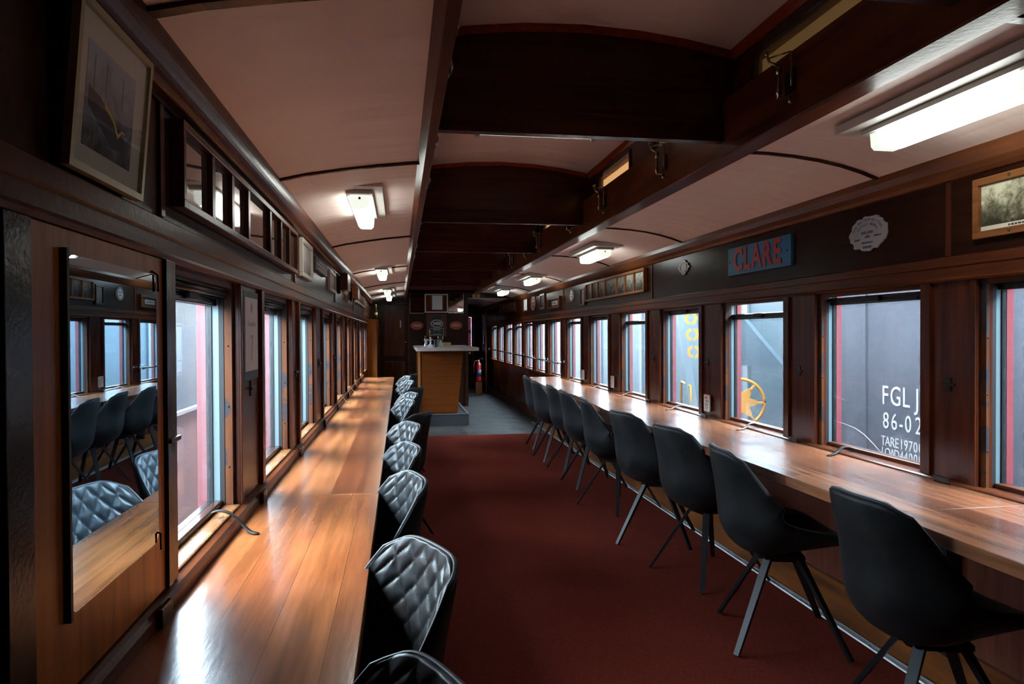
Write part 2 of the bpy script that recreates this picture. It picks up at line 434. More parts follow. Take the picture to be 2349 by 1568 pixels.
def empty(name, loc, label=None, cat=None, group=None, kind=None, rz=0):
    o = bpy.data.objects.new(name, None); COL.objects.link(o)
    o.empty_display_size = .05
    o.location = loc; o.rotation_euler = (0,0,rz); ORG[o.name] = Vector(loc)
    return tag(o, label, cat, group, kind)
def struct(name, mb, m, bevel=0.0, parent=None):
    o = build(name, mb, m, parent, bevel=bevel)
    if parent is None: o['kind'] = 'structure'
    return o
def copy_tree(o, parent=None):
    c = o.copy(); COL.objects.link(c); c.parent = parent
    for ch in list(o.children): copy_tree(ch, c)
    return c
def text_mb(body, size, cx, cy, thick, to3d, spacing=1.0, condense=1.0, bold=0.0, align='CENTER'):
    """letters as mesh; to3d(u, v, w) maps text plane (u right, v up, w out) to the world"""
    cu = bpy.data.curves.new('txt', 'FONT'); cu.body = body; cu.size = size
    cu.align_x = align; cu.align_y = 'CENTER'; cu.extrude = thick/2; cu.space_character = spacing; cu.offset = bold
    cu.resolution_u = 3
    to = bpy.data.objects.new('txt', cu); COL.objects.link(to)
    dg = bpy.context.evaluated_depsgraph_get(); me = bpy.data.meshes.new_from_object(to.evaluated_get(dg))
    mb = MB()
    mb.v = [tuple(to3d(cx+v.co.x*condense, cy+v.co.y, v.co.z+thick/2)) for v in me.vertices]
    mb.f = [tuple(p.vertices) for p in me.polygons]; mb.sm = [False]*len(mb.f)
    bpy.data.objects.remove(to); bpy.data.meshes.remove(me); bpy.data.curves.remove(cu)
    return mb
def strokes(u0, u1, v, h, f, seed=1, gap=.35):
    rnd = random.Random(seed); mb = MB(); u = u0
    while u < u1:
        w = min(h*rnd.uniform(.8, 2.6), u1-u)
        P = [f(a, b, c) for c in (.0001, .0009) for a, b in ((u, v-h/2), (u+w, v-h/2), (u+w, v+h/2), (u, v+h/2))]
        i = len(mb.v); mb.v += P
        mb.f += [(i,i+3,i+2,i+1),(i+4,i+5,i+6,i+7),(i,i+1,i+5,i+4),(i+1,i+2,i+6,i+5),(i+2,i+3,i+7,i+6),(i+3,i,i+4,i+7)]; mb.sm += [False]*6
        u += w+h*gap*2
    return mb
def merge(a, b):
    i = len(a.v); a.v += b.v; a.f += [tuple(k+i for k in f) for f in b.f]; a.sm += b.sm; return a
# mapping of wall planes: seen from inside, u to the right, v up, w out of the wall into the room
def on_right(x0): return lambda u, v, w: (x0-w, -u, v)      # looking +X: right is -Y
def on_left(x0): return lambda u, v, w: (x0+w, u, v)        # looking -X: right is +Y
def on_back(y0): return lambda u, v, w: (u, y0-w, v)

# ------------------------------------------------------------------ dimensions measured for the carriage
XR, XL = 2.13, -.515
ROUT, LOUT = 2.25, -.635
RW = [(15.30,16.157),(14.249,15.113),(13.145,14.033),(12.112,12.961),(11.093,11.881),(10.106,10.931),(9.085,9.897),(8.049,8.838),(6.949,7.712),(5.833,6.588),(4.730,5.503),(3.611,4.391),(2.571,3.320),(1.53,2.298)]
LW = [(1.685,2.371),(2.738,3.465),(3.698,4.436),(4.809,5.503),(5.784,6.504),(6.897,7.587),(7.893,8.567),(9.015,9.886),(10.072,11.115)]
RZ0, RZ1 = .762, 1.545
LZ0, LZ1 = .800, 1.515
YN, YF = -1.6, 18.0      # near and far ends of the carriage

# ------------------------------------------------------------------ floor
struct('floor', MB().box(-.63, 2.24, YN, YF, -.08, 0), M['lino'])
cp = build('carpet', MB().box(-.50, 1.972, YN+.05, 9.22, .0005, .006), M['carpet'])
tag(cp, 'dark red carpet covering the aisle floor between the two counters', 'carpet')
st = empty('floor_edge_strip', (1.98, 3.8, 0), 'screwed aluminium edge strip between red carpet and orange skirting board', 'trim')
build('strip', MB().prism([(1.958,.006),(1.983,.006),(1.983,.012),(1.962,.012)], YN+.05, 10.4).box(1.9835,1.987,YN+.05,10.4,0,.020), M['alu'], st)
sc = MB()
for k in range(38): sc.lathe([(.005,0),(.004,.002)], 1.971, .6+.26*k, 8, .012)
build('screw_heads', sc, M['iron'], st)
sk = MB().prism([(1.988,0),(2.0,0),(2.128,.112),(2.128,.124),(2.12,.124)], YN+.05, 9.9)
struct('baseboard_right', sk, M['ply'])
struct('trim', MB().box(2.108,2.128,YN+.05,9.9,.1245,.130), M['frame_dark'])
struct('baseboard_right_far', MB().box(2.10,2.128,10.5,17.9,0,.09), M['mahogany_y'])

# ------------------------------------------------------------------ side walls with their openings
def side_wall(name, xin, xout, wins, z0, z1, ztop, s):
    """s=+1 right wall, -1 left wall; xin = room face, xout = outer skin"""
    mb = MB()
    a, b = sorted((xin, xout - s*.028))
    mb.box(a, b, YN, YF, 0, z0); mb.box(a, b, YN, YF, z1, ztop)
    W = sorted(wins); edges = [YN] + [e for w in W for e in w] + [YF]
    for k in range(0, len(edges), 2):
        y0, y1 = edges[k], edges[k+1]
        p, q = sorted((xin, xin+s*.014)); mb.box(p, q, y0, y1, z0, z1)
        p, q = sorted((xin+s*.014, xout - s*.028)); mb.box(p, q, y0+(.028 if k else 0), y1-(.028 if k+2 < len(edges) else 0), z0, z1)
    w = struct(name, mb, M['mahogany_z'])
    c = MB(); p, q = sorted((xout - s*.028, xout))
    c.box(p, q, YN, YF, -.5, z0-.012); c.box(p, q, YN, YF, z1+.010, ztop+.12)
    for k in range(0, len(edges), 2):
        c.box(p, q, edges[k]-(.037 if k else 0), edges[k+1]+(.037 if k+2 < len(edges) else 0), z0-.012, z1+.010)
    build('outer_cladding', c, M['red_skin'], w)
    return w
side_wall('wall_right', XR, ROUT, RW, RZ0, RZ1, 2.10, 1)
side_wall('wall_left', XL, LOUT, LW, LZ0, LZ1, 2.02, -1)

def window(n, xin, xout, y0, y1, z0, z1, s, sash, left=False):
    """one window: jamb layers, sill, sash and pane. sash = height of the top rail of the sash"""
    e = empty('window_%d' % n, (xin, (y0+y1)/2, z0), kind='structure')
    X = lambda d: xin + s*d
    def layer(name, d0, d1, t, m, inset=0.0, bev=0):
        mb = MB(); p, q = sorted((X(d0), X(d1)))
        mb.box(p, q, y1-.028+inset*0, y1-.0005-inset, z0, z1); mb.box(p, q, y0+.0005+inset, y0+.028, z0, z1)
        return build(name, mb, m, e)
    if left: layer('jamb_board', .0155, .038, 0, M['orange_wood'], .001)
    else:
        layer('jamb_board', .0142, .028, 0, M['orange_wood'], .001); layer('jamb_bead', .0282, .040, 0, M['mahogany_z'], .0)
    scr = MB()
    for zz in (.18,.45,.72):
        for yy in (y1-.028,): 
            scr.ball((X(.027 if left else .021), yy, z0+(z1-z0)*zz), .0035, 8, 4)
    build('screw_heads', scr, M['iron'], e)
    layer('jamb_channel', .0402, .055, 0, M['rubber'], .012)
    layer('jamb_strip', .0552, .074, 0, M['pale_metal'], .004)
    layer('jamb_seal', .0742, .092, 0, M['rubber'], .010)
    # head
    mb = MB(); p, q = sorted((X(.0142), X(.05))); mb.box(p, q, y0+.028, y1-.028, z1-.018, z1)
    build('head_board', mb, M['orange_wood'] if left else M['mahogany_y'], e)
    # sloping sill
    zs = z0 + .002
    prof = [(X(-.004), zs), (X(.118), zs-.004), (X(.118), zs+.0005), (X(.055), zs+.003), (X(.0), zs+.006), (X(-.004), zs+.004)]
    build('sill', MB().prism(prof, y0+.029, y1-.029), M['sill_wood' if left else 'mahogany_y'], e)
    # sash frame (dark metal) and glass
    g = X(.084); zt = sash; zb = z0+.009
    sp = MB(); p, q = sorted((X(.075), X(.094)))
    sp.box(p, q, y0+.0285, y0+.034, zb, zt).box(p, q, y1-.034, y1-.0285, zb, zt)
    sp.box(p, q, y0+.034, y1-.034, zb, zb+.014)
    fr = build('sash', sp, M['black_metal'], e)
    rl = MB(); p, q = sorted((X(.060), X(.096))); rl.box(p, q, y0+.03, y1-.03, zt-.036, zt)
    rl.box(*sorted((X(.052), X(.060))), y0+.03, y1-.03, zt-.014, zt-.004)
    rl.box(*sorted((X(.053), X(.0599))), y0+.10, y1-.10, zt-.032, zt-.022)
    build('top_rail', rl, M['black_metal'], e, bevel=.002)
    ym = (y0+y1)/2
    build('catch', MB().box(*sorted((X(.040), X(.0515))), ym-.045, ym+.045, zt-.03, zt-.002), M['rubber'], e, bevel=.003)
    br = MB(); p, q = sorted((X(.046), X(.0745))); br.box(p, q, y0+.03, y1-.03, z0+.0085, z0+.024)
    build('bottom_rail', br, M['mahogany_y'] if not left else M['mahogany_dark'], e, bevel=.004)
    p, q = sorted((g-.002, g+.002))
    build('glass', MB().box(p, q, y0+.0342, y1-.0342, zb+.0142, zt-.0362), M['glass'], e)
    if left:
        hb = MB(); p, q = sorted((X(.030), X(.075))); hb.box(p, q, y0+.03, y1-.03, zt, z1-.02)
        build('blind_box', hb, M['rubber'], e)
        build('blind_roller', MB().tube([(X(.034), y0+.05, z1-.036), (X(.034), y1-.05, z1-.036)], .012, 12), M['black_metal'], e)
    return e
SR = {8:1.50, 9:1.53, 10:1.465, 11:1.53, 12:1.47, 13:1.522, 14:1.545-.006}
for i, (a, b) in enumerate(RW):
    window(i+1, XR, ROUT, a, b, RZ0, RZ1, 1, SR.get(i+1, (1.50,1.53,1.46,1.49,1.515,1.53,1.545)[i % 7]))
for i, (a, b) in enumerate(LW):
    window(i+20, XL, LOUT, a, b, LZ0, LZ1, -1, 1.478, True)

def ray_x(px, py, X):
    r = right*(px-IMW/2) + down*(py-IMH/2) + fwd*FPX
    t = X/r.x; return (X, r.y*t, EYE+r.z*t)
w13 = bpy.data.objects['window_13']
ck = MB()
ck.tube([ray_x(px, py, XR+.0815) for px, py in ((1905,962),(1936,971),(1961,981),(1982,996),(2002,1016),(2021,1037))], [.0005,.0008,.001,.0012,.0014,.0008], 6)
ck.tube([ray_x(px, py, XR+.0815) for px, py in ((1908,905),(1925,912),(1942,919))], .0004, 6)
build('glass_crack', ck, M['paper'], w13)
# upright mouldings beside each opening, frieze battens, rails, cornices
up = MB()
for a, b in RW: up.box(XR-.008, XR, b, b+.03, RZ0+.0, RZ1); up.box(XR-.014, XR, a-.052, a-.0005, RZ0, RZ1)
struct('trim_1', up, M['mahogany_z'], .002)
up = MB()
for a, b in LW: up.box(XL, XL+.008, b, b+.03, LZ0, LZ1); up.box(XL, XL+.014, a-.05, a-.0005, LZ0, LZ1)
struct('trim_2', up, M['mahogany_z'], .002)
rail = MB().prism([(XR,1.545),(XR-.016,1.545),(XR-.020,1.552),(XR-.012,1.560),(XR-.012,1.600),(XR-.018,1.604),(XR-.018,1.636),(XR-.006,1.642),(XR,1.642)], YN, YF)
struct('trim_3', rail, M['mahogany_y'])
rail = MB().prism([(XL,1.515),(XL+.014,1.515),(XL+.020,1.523),(XL+.012,1.532),(XL+.012,1.562),(XL+.018,1.566),(XL+.018,1.598),(XL+.006,1.606),(XL,1.606)], YN, 11.6)
struct('trim_4', rail, M['mahogany_y'])
corn = [(XR,1.932)] + [(2.126-.050*math.sin(t*PI/2)**1.3, 1.932+.096*(1-math.cos(t*PI/2))) for t in (.2,.4,.6,.8,1)] + [(2.09,2.06),(XR,2.06)]
struct('trim_5', MB().prism(corn, YN, YF, smooth=False), M['cornice'])
arc = [(XL+.004+.062*(1-math.cos(t*PI/2)), 1.862+.075*math.sin(t*PI/2)) for t in (0,.2,.4,.6,.8,1)]
# convex quarter-round cornice
arc = [(XL+.006,1.862)] + [(XL+.012+.060*math.sin(t*PI/2), 1.938-.076*math.cos(t*PI/2)) for t in [k/12 for k in range(13)]]
corn = [(XL,1.862)] + arc + [(XL+.072,1.96),(XL,1.97)]
struct('trim_6', MB().prism(corn, YN, 12.9, smooth=False), M['mahogany_y'])
struct('trim_7', MB().box(XL,XL+.010,YN,12.9,1.852,1.8615), M['mahogany_dark'])
bt = MB()
for y in (2.43, 5.68, 8.95, 12.04, 15.2): bt.box(XR-.010, XR, y-.012, y+.012, 1.643, 1.932)
struct('trim_8', bt, M['mahogany_z'], .002)
bt = MB()
for y in (1.62, 3.56, 5.72, 7.95, 10.2): bt.box(XL, XL+.010, y-.014, y+.014, 1.607, 1.852)
struct('trim_9', bt, M['mahogany_z'], .002)
fz = MB().box(XR-.003, XR, YN, 12.02, 1.643, 1.931)
struct('trim_10', fz, M['frieze'])
fz = MB().box(XL, XL+.003, YN, 10.19, 1.607, 1.851)
struct('trim_11', fz, M['frieze'])
# ledges between counters and windows
lg = MB().prism([(XR,.76),(XR-.036,.76),(XR-.036,.766),(XR-.028,.770),(XR-.014,.771),(XR-.0045,.771),(XR-.0045,.7605)], YN, 9.0)
struct('trim_12', lg, M['mahogany_y'])
lg = MB().prism([(XL,.76),(XL+.030,.76),(XL+.030,.784),(XL+.022,.794),(XL+.010,.798),(XL+.0045,.800),(XL+.0045,.799),(XL,.799)], YN, 9.8)
struct('trim_13', lg, M['mahogany_y'])
bl = MB()
for a, b in RW[7:]: bl.box(XR-.046, XR-.0362, a-.19, a-.11, .7605, .784)
for a, b in LW[:8]:
    bl.box(XL+.0302, XL+.042, a-.20, a-.13, .7605, .800)
struct('trim_14', bl, M['mahogany_dark'], .003)
# panel lines below the right windows beyond the counter and the dado
pn = MB()
for y in (9.6,10.55,11.6,12.65,13.7,14.75,15.8,16.85): pn.box(XR-.006,XR,y-.02,y+.02,.09,.76)
pn.box(XR-.012,XR,9.05,YF,.735,.765)
struct('trim_15', pn, M['mahogany_y'], .002)
struct('trim_16', MB().box(XR-.004,XR,YN,9.05,.131,.717), M['red_wall'])

# ------------------------------------------------------------------ ceiling
def sheet(prof, y0, y1, th=.05):
    """ceiling sheet: profile of (x,z) points with thickness above"""
    mb = MB(); n = len(prof)
    poly = prof + [(x, z+th) for x, z in reversed(prof)]
    return mb.prism(poly, y0, y1)
lprof = [(-.515,1.905),(-.458,1.936),(-.35,1.962),(-.207,1.986),(-.08,2.005),(.052,2.020),(.095,2.023)]
rprof = [(1.455,2.121),(1.56,2.119),(1.68,2.111),(1.794,2.098),(1.90,2.079),(2.0,2.053),(2.075,2.027),(2.13,2.0)]
struct('ceiling_left', sheet(lprof, YN, 13.0), M['ceiling'])
struct('ceiling_right', sheet(rprof, YN, 17.9), M['ceiling'])
def rib(prof, y, w=.016, h=.010):
    poly = prof + [(x, z-h) for x, z in reversed(prof)]
    return MB().prism(poly, y-w/2, y+w/2)
lp = lprof[1:]; rp = rprof[:-1]
r_l = MB(); r_r = MB()
for y in (1.36, 2.75, 4.82, 6.93, 9.05, 10.9, 12.6): merge(r_l, rib(lp, y, .03 if y < 2 else .018))
for y in (1.50, 2.78, 4.93, 6.75, 8.85, 11.0, 13.1, 15.3): merge(r_r, rib(rp, y, .03 if y < 2 else .018))
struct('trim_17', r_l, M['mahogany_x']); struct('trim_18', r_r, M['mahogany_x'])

# clerestory: long side beams, upper walls with amber panes, cross bulkheads, arched ceiling
CY1 = 12.95
struct('trim_19', MB().prism([(.072,2.022),(.096,1.995),(.122,1.995),(.128,2.01),(.128,2.33),(.085,2.33),(.085,2.10)], YN, CY1), M['mahogany_y'])
struct('trim_20', MB().prism([(1.357,2.10),(1.362,2.094),(1.462,2.100),(1.472,2.118),(1.472,2.20),(1.40,2.33),(1.357,2.33)], YN, CY1), M['mahogany_y'])
CB = [1.50, 2.77, 5.05, 6.87, 8.84, 10.25, 11.76]      # cross bulkheads
PAN = [(.35,.95),(1.93,2.59),(3.05,3.70),(4.12,4.78),(6.05,6.72),(8.02,8.68),(9.4,10.05),(11.0,11.6)]
def upper_wall(xf, s, name):
    mb = MB(); a, b = sorted((xf, xf+s*.03))
    mb.box(a, b, YN, CY1, 2.33, 2.345); mb.box(a, b, YN, CY1, 2.455, 2.62)
    prev = YN
    for p, q in PAN: mb.box(a, b, prev, p, 2.345, 2.455); prev = q
    mb.box(a, b, prev, CY1, 2.345, 2.455)
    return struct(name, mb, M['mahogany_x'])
upper_wall(1.40, 1, 'wall_clerestory_right'); upper_wall(.085, -1, 'wall_clerestory_left')
k = 40
for p, q in PAN:
    for xf, s in ((1.41, 1), (.075, -1)):
        e = empty('window_%d' % k, (xf, (p+q)/2, 2.345), kind='structure'); k += 1
        build('glass', MB().box(*sorted((xf, xf+s*.006)), p+.001, q-.001, 2.346, 2.454), M['amber_dim'] if p < 3.5 else M['amber'], e)
        xr = xf - s*.0102
        build('window_frame', MB().box(*sorted((xr, xr-s*.008)), p-.02, q+.02, 2.3305, 2.345).box(*sorted((xr, xr-s*.008)), p-.02, q+.02, 2.455, 2.475).box(*sorted((xr, xr-s*.008)), p-.02, p-.0005, 2.345, 2.455).box(*sorted((xr, xr-s*.008)), q+.0005, q+.02, 2.345, 2.455), M['mahogany_dark'], e)
def czf(x): # arch height
    return 2.60 - .07*((x-.74)/.66)**2
cprof = [(.055+.0001,czf(.06))] + [(x, czf(x)) for x in (.15,.3,.5,.74,.98,1.18,1.33)] + [(1.43,czf(1.42))]
struct('ceiling_clerestory', sheet(cprof, YN, CY1, .05), M['ceiling'])
edges = [YN] + CB + [CY1]
for i, y in enumerate(CB):
    mb = MB()
    poly = [(.128,2.25),(1.357,2.25),(1.357,2.33),(1.398,2.33)] + [(x, czf(x)-.001) for x in (1.398,1.33,1.18,.98,.74,.5,.3,.15,.087)] + [(.087,2.33),(.128,2.33)]
    mb.prism(poly, y+.008, y+.030)
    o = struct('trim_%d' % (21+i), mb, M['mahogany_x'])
    b2 = MB().prism([(y,2.155),(y+.045,2.155),(y+.045,2.2495),(y+.004,2.2495),(y,2.243)], .1285, 1.3565, 'X')
    build('bottom_rail', b2, M['mahogany_x'], o)
rm = MB()
for i in range(len(edges)-1):
    y0, y1 = edges[i]+(.03 if i else 0), edges[i+1]+.008
    for yy in (y0, y1-.022):
        top = [(x, czf(x)-.0005) for x in (.087,.15,.3,.5,.74,.98,1.18,1.33,1.398)]
        low = [(x, z-.026) for x, z in reversed(top)]
        rm.prism(top+low, yy+.0005, yy+.0215)
    rm.prism([(1.399,czf(1.399)-.001),(1.376,czf(1.376)-.002),(1.386,czf(1.39)-.022),(1.399,czf(1.399)-.034)], y0+.022, y1-.022)
    rm.prism([(.086,czf(.086)-.001),(.109,czf(.109)-.002),(.099,czf(.1)-.022),(.086,czf(.086)-.034)], y0+.022, y1-.022)
struct('trim_29', rm, M['red_mould'])
# outer roof skin that shuts out the daylight
rf = MB()
rf.box(-.64,.054,YN,YF,2.10,2.13).box(1.475,2.26,YN,YF,2.22,2.25).box(.02,.0545,YN,CY1,2.13,2.33).box(1.4305,1.47,YN,CY1,2.20,2.34)
rf.box(-.02,1.50,YN,CY1+.1,2.66,2.69).box(.0,.054,YN,CY1,2.46,2.66).box(1.4325,1.47,YN,CY1,2.46,2.66)
rf.box(-.64,1.475,CY1,YF,2.13,2.16).box(1.44,1.476,CY1,YF,2.12,2.69).box(-.02,1.475,CY1,CY1+.1,2.13,2.69)
struct('ceiling_outer_roof', rf, M['red_skin'])
# ends
struct('wall_near', MB().box(-.63,2.24,YN-.05,YN,-.08,2.68), M['mahogany_z'])

# ------------------------------------------------------------------ far end: partition, doors, passage
BY = 13.0
wb = MB().box(.16,1.20,BY,BY+.04,0,2.60).box(-.515,-.36,BY,BY+.04,0,2.0).box(-.36,.16,BY,BY+.04,1.90,2.25)
wb.box(1.20,1.258,BY-.02,BY+.06,0,2.3)
wb.box(1.258,2.13,BY+.0,BY+.04,2.02,2.3).box(-.515,2.13,BY,BY+.04,2.25,2.6)
struct('wall_back', wb, M['mahogany_dark'])
wp = MB().box(1.20,1.24,BY+.06,YF,0,2.12)
struct('wall_passage', wp, M['mahogany_dark'])
d1 = empty('door_1', (-.1,BY,0), kind='structure')
build('door_leaf', MB().box(-.355,.155,BY+.005,BY+.035,.01,1.895), M['mahogany_dark'], d1)
build('door_panel', MB().box(-.29,.09,BY-.003,BY+.0045,.95,1.80).box(-.29,.09,BY-.003,BY+.0045,.12,.85), M['mahogany_z'], d1, bevel=.003)
build('push_plate', MB().box(.005,.027,BY-.012,BY-.0035,1.47,1.60), M['alu'], d1)
build('door_handle', MB().tube([(.125,BY-.0001,1.20),(.125,BY-.04,1.20),(.06,BY-.045,1.20)],.007,8).lathe([(.012,0),(.012,.01)],.125,BY-.008,10,1.195), M['chrome'], d1)
struct('trim_30', MB().box(-.375,-.357,BY-.015,BY+.01,0,1.92).box(.156,.176,BY-.015,BY-.0005,0,1.92).box(-.375,.176,BY-.015,BY-.0005,1.90,1.925), M['mahogany_z'])
# end wall and door; narrow pink pane added in place of a hanging pink strip
we = MB().box(-.63,1.745,YF-.04,YF,-.08,2.3).box(1.825,2.24,YF-.04,YF,-.08,2.3).box(1.745,1.825,YF-.04,YF,-.08,.93).box(1.745,1.825,YF-.04,YF,1.78,2.3)
struct('wall_far_end', we, M['mahogany_dark'])
dd = empty('door_2', (1.785,YF,0), kind='structure')
build('glass', MB().box(1.746,1.824,YF-.03,YF-.024,.931,1.779), M['pink_glass'], dd)
build('door_stile', MB().box(1.826,1.90,YF-.06,YF-.0405,.02,2.0), M['red_mould'], dd)
build('door_notice', MB().box(1.747,1.823,YF-.034,YF-.0305,1.36,1.45), M['paper'], dd)
build('door_latch', MB().box(1.752,1.80,YF-.07,YF-.061+.02,.83,.88), M['chrome'], dd)
# cupboard beside the passage on the right and open door leaf
do = empty('door_3', (1.95,15.9,0), kind='structure')
build('door_leaf', MB().box(1.90,1.925,15.55,16.2,.02,1.95), M['mahogany_z'], do)
build('door_handle', MB().tube([(1.895,15.62,1.12),(1.86,15.62,1.12),(1.86,15.62,1.32),(1.895,15.62,1.32)],.008,8), M['chrome'], do)

# ------------------------------------------------------------------ counters
def plank(name, x0, x1, y0, y1, z0, z1, m, parent, front=None):
    mb = MB()
    if front is None: mb.box(x0, x1, y0, y1, z0, z1)
    else:
        n = len(front)
        top = [(x, y) for x, y in front] + [(x1, y1), (x1, y0)]
        mb.prism(top, z0, z1, 'Z')
    return build(name, mb, m, parent, bevel=.002)
cl = empty('counter', (-.30,4.7,0), 'long polished orange-brown wooden counter under the left-hand windows', 'counter')
seams = [YN+.1, .42, 2.63, 4.92, 7.37, 9.75]
for i in range(5): plank('counter_top', XL+.001, -.080, seams[i]+.0008, seams[i+1]-.0008, .720, .760, M['counter_left_near' if i < 2 else 'counter_left'], cl)
cr = empty('counter', (1.85,4.7,0), 'long reddish wooden counter with a wavy front edge under the right-hand windows', 'counter')
fr = [(1.553,YN+.1)]
y = -.9
pts_live = [(1.553,0),(1.555,1.5),(1.566,2.4),(1.560,3.3),(1.556,4.3),(1.568,4.8),(1.560,5.2),(1.594,5.67),(1.644,6.33),(1.630,7.0),(1.617,7.75),(1.66,8.6),(1.731,9.30)]
fr += pts_live
def seg_front(y0, y1):
    def fx(y):
        P = [(a, b) for a, b in [(1.553,YN)]+pts_live]
        for (xa, ya), (xb, yb) in zip(P, P[1:]):
            if ya <= y <= yb:
                t = (y-ya)/(yb-ya+1e-9); t = t*t*(3-2*t); return xa+(xb-xa)*t
        return P[-1][0]
    n = max(2, int((y1-y0)/.12)); return [(fx(y0+(y1-y0)*k/n), y0+(y1-y0)*k/n) for k in range(n+1)]
rs = [YN+.1, 2.05, 5.6, 9.31]
for i in range(3): plank('counter_top', 0, XR-.0005, rs[i]+.0008, rs[i+1]-.0008, .718, .760, M['counter_right'], cr, front=seg_front(rs[i]+.0008, rs[i+1]-.0008))
for y, l in ((2.38,'dark upright post under the near part of the right counter, behind the nearest chair'), (4.72,'dark upright post under the middle of the right counter'), (9.0,'dark upright post under the far end of the right counter')):
    tag(build('support_post', MB().box(2.055,2.10,y-.025,y+.025,.105,.7175), M['iron']), l, 'post')

# ------------------------------------------------------------------ chairs
def chair_surface():
    P = [(.245,.425),(.243,.452),(.215,.470),(.14,.474),(.02,.466),(-.09,.458),(-.155,.474),(-.198,.520),(-.224,.590),(-.243,.670),(-.262,.750),(-.278,.815),(-.284,.842)]
    Wd = [.180,.196,.212,.228,.238,.242,.242,.240,.234,.222,.204,.178,.160]
    CU = [.0,.004,.014,.036,.068,.110,.148,.158,.138,.104,.070,.042,.028]
    L = [0]
    for a, b in zip(P, P[1:]): L.append(L[-1]+math.hypot(b[0]-a[0], b[1]-a[1]))
    T = L[-1]; L = [x/T for x in L]
    def cr_(vals, t):
        for i in range(len(L)-1):
            if t <= L[i+1] or i == len(L)-2:
                u = (t-L[i])/(L[i+1]-L[i]); break
        g = lambda k: vals[max(0, min(len(vals)-1, k))]
        p0, p1, p2, p3 = g(i-1), g(i), g(i+1), g(i+2)
        return .5*((2*p1)+(-p0+p2)*u+(2*p0-5*p1+4*p2-p3)*u*u+(-p0+3*p1-3*p2+p3)*u**3)
    px = [p[0] for p in P]; pz = [p[1] for p in P]
    def centre(t): return cr_(px, t), cr_(pz, t)
    def S(u, v):
        au = abs(u)
        t = v
        # round off the top and front corners
        t = v*(1 - .062*au**4.5) + .045*(au**3.5)*(1-v)
        x, z = centre(t); x2, z2 = centre(min(1, t+.004)); x1, z1 = centre(max(0, t-.004))
        dx, dz = x2-x1, z2-z1; l = math.hypot(dx, dz); nx, nz = dz/l, -dx/l      # normal pointing into the sitter's space
        # seat travels backwards (dx<0): normal = (dz,-dx)
        xa, za = centre(min(1, t+.16)); xb, zb_ = centre(max(0, t-.16))
        ex, ez = xa-xb, za-zb_; l2 = math.hypot(ex, ez); nx, nz = ez/l2, -ex/l2
        w = cr_(Wd, t); c = cr_(CU, t)
        k = c*au**2.3
        return Vector((x+nx*k, u*w*(1-.10*au**6), z+nz*k)), T
    return S
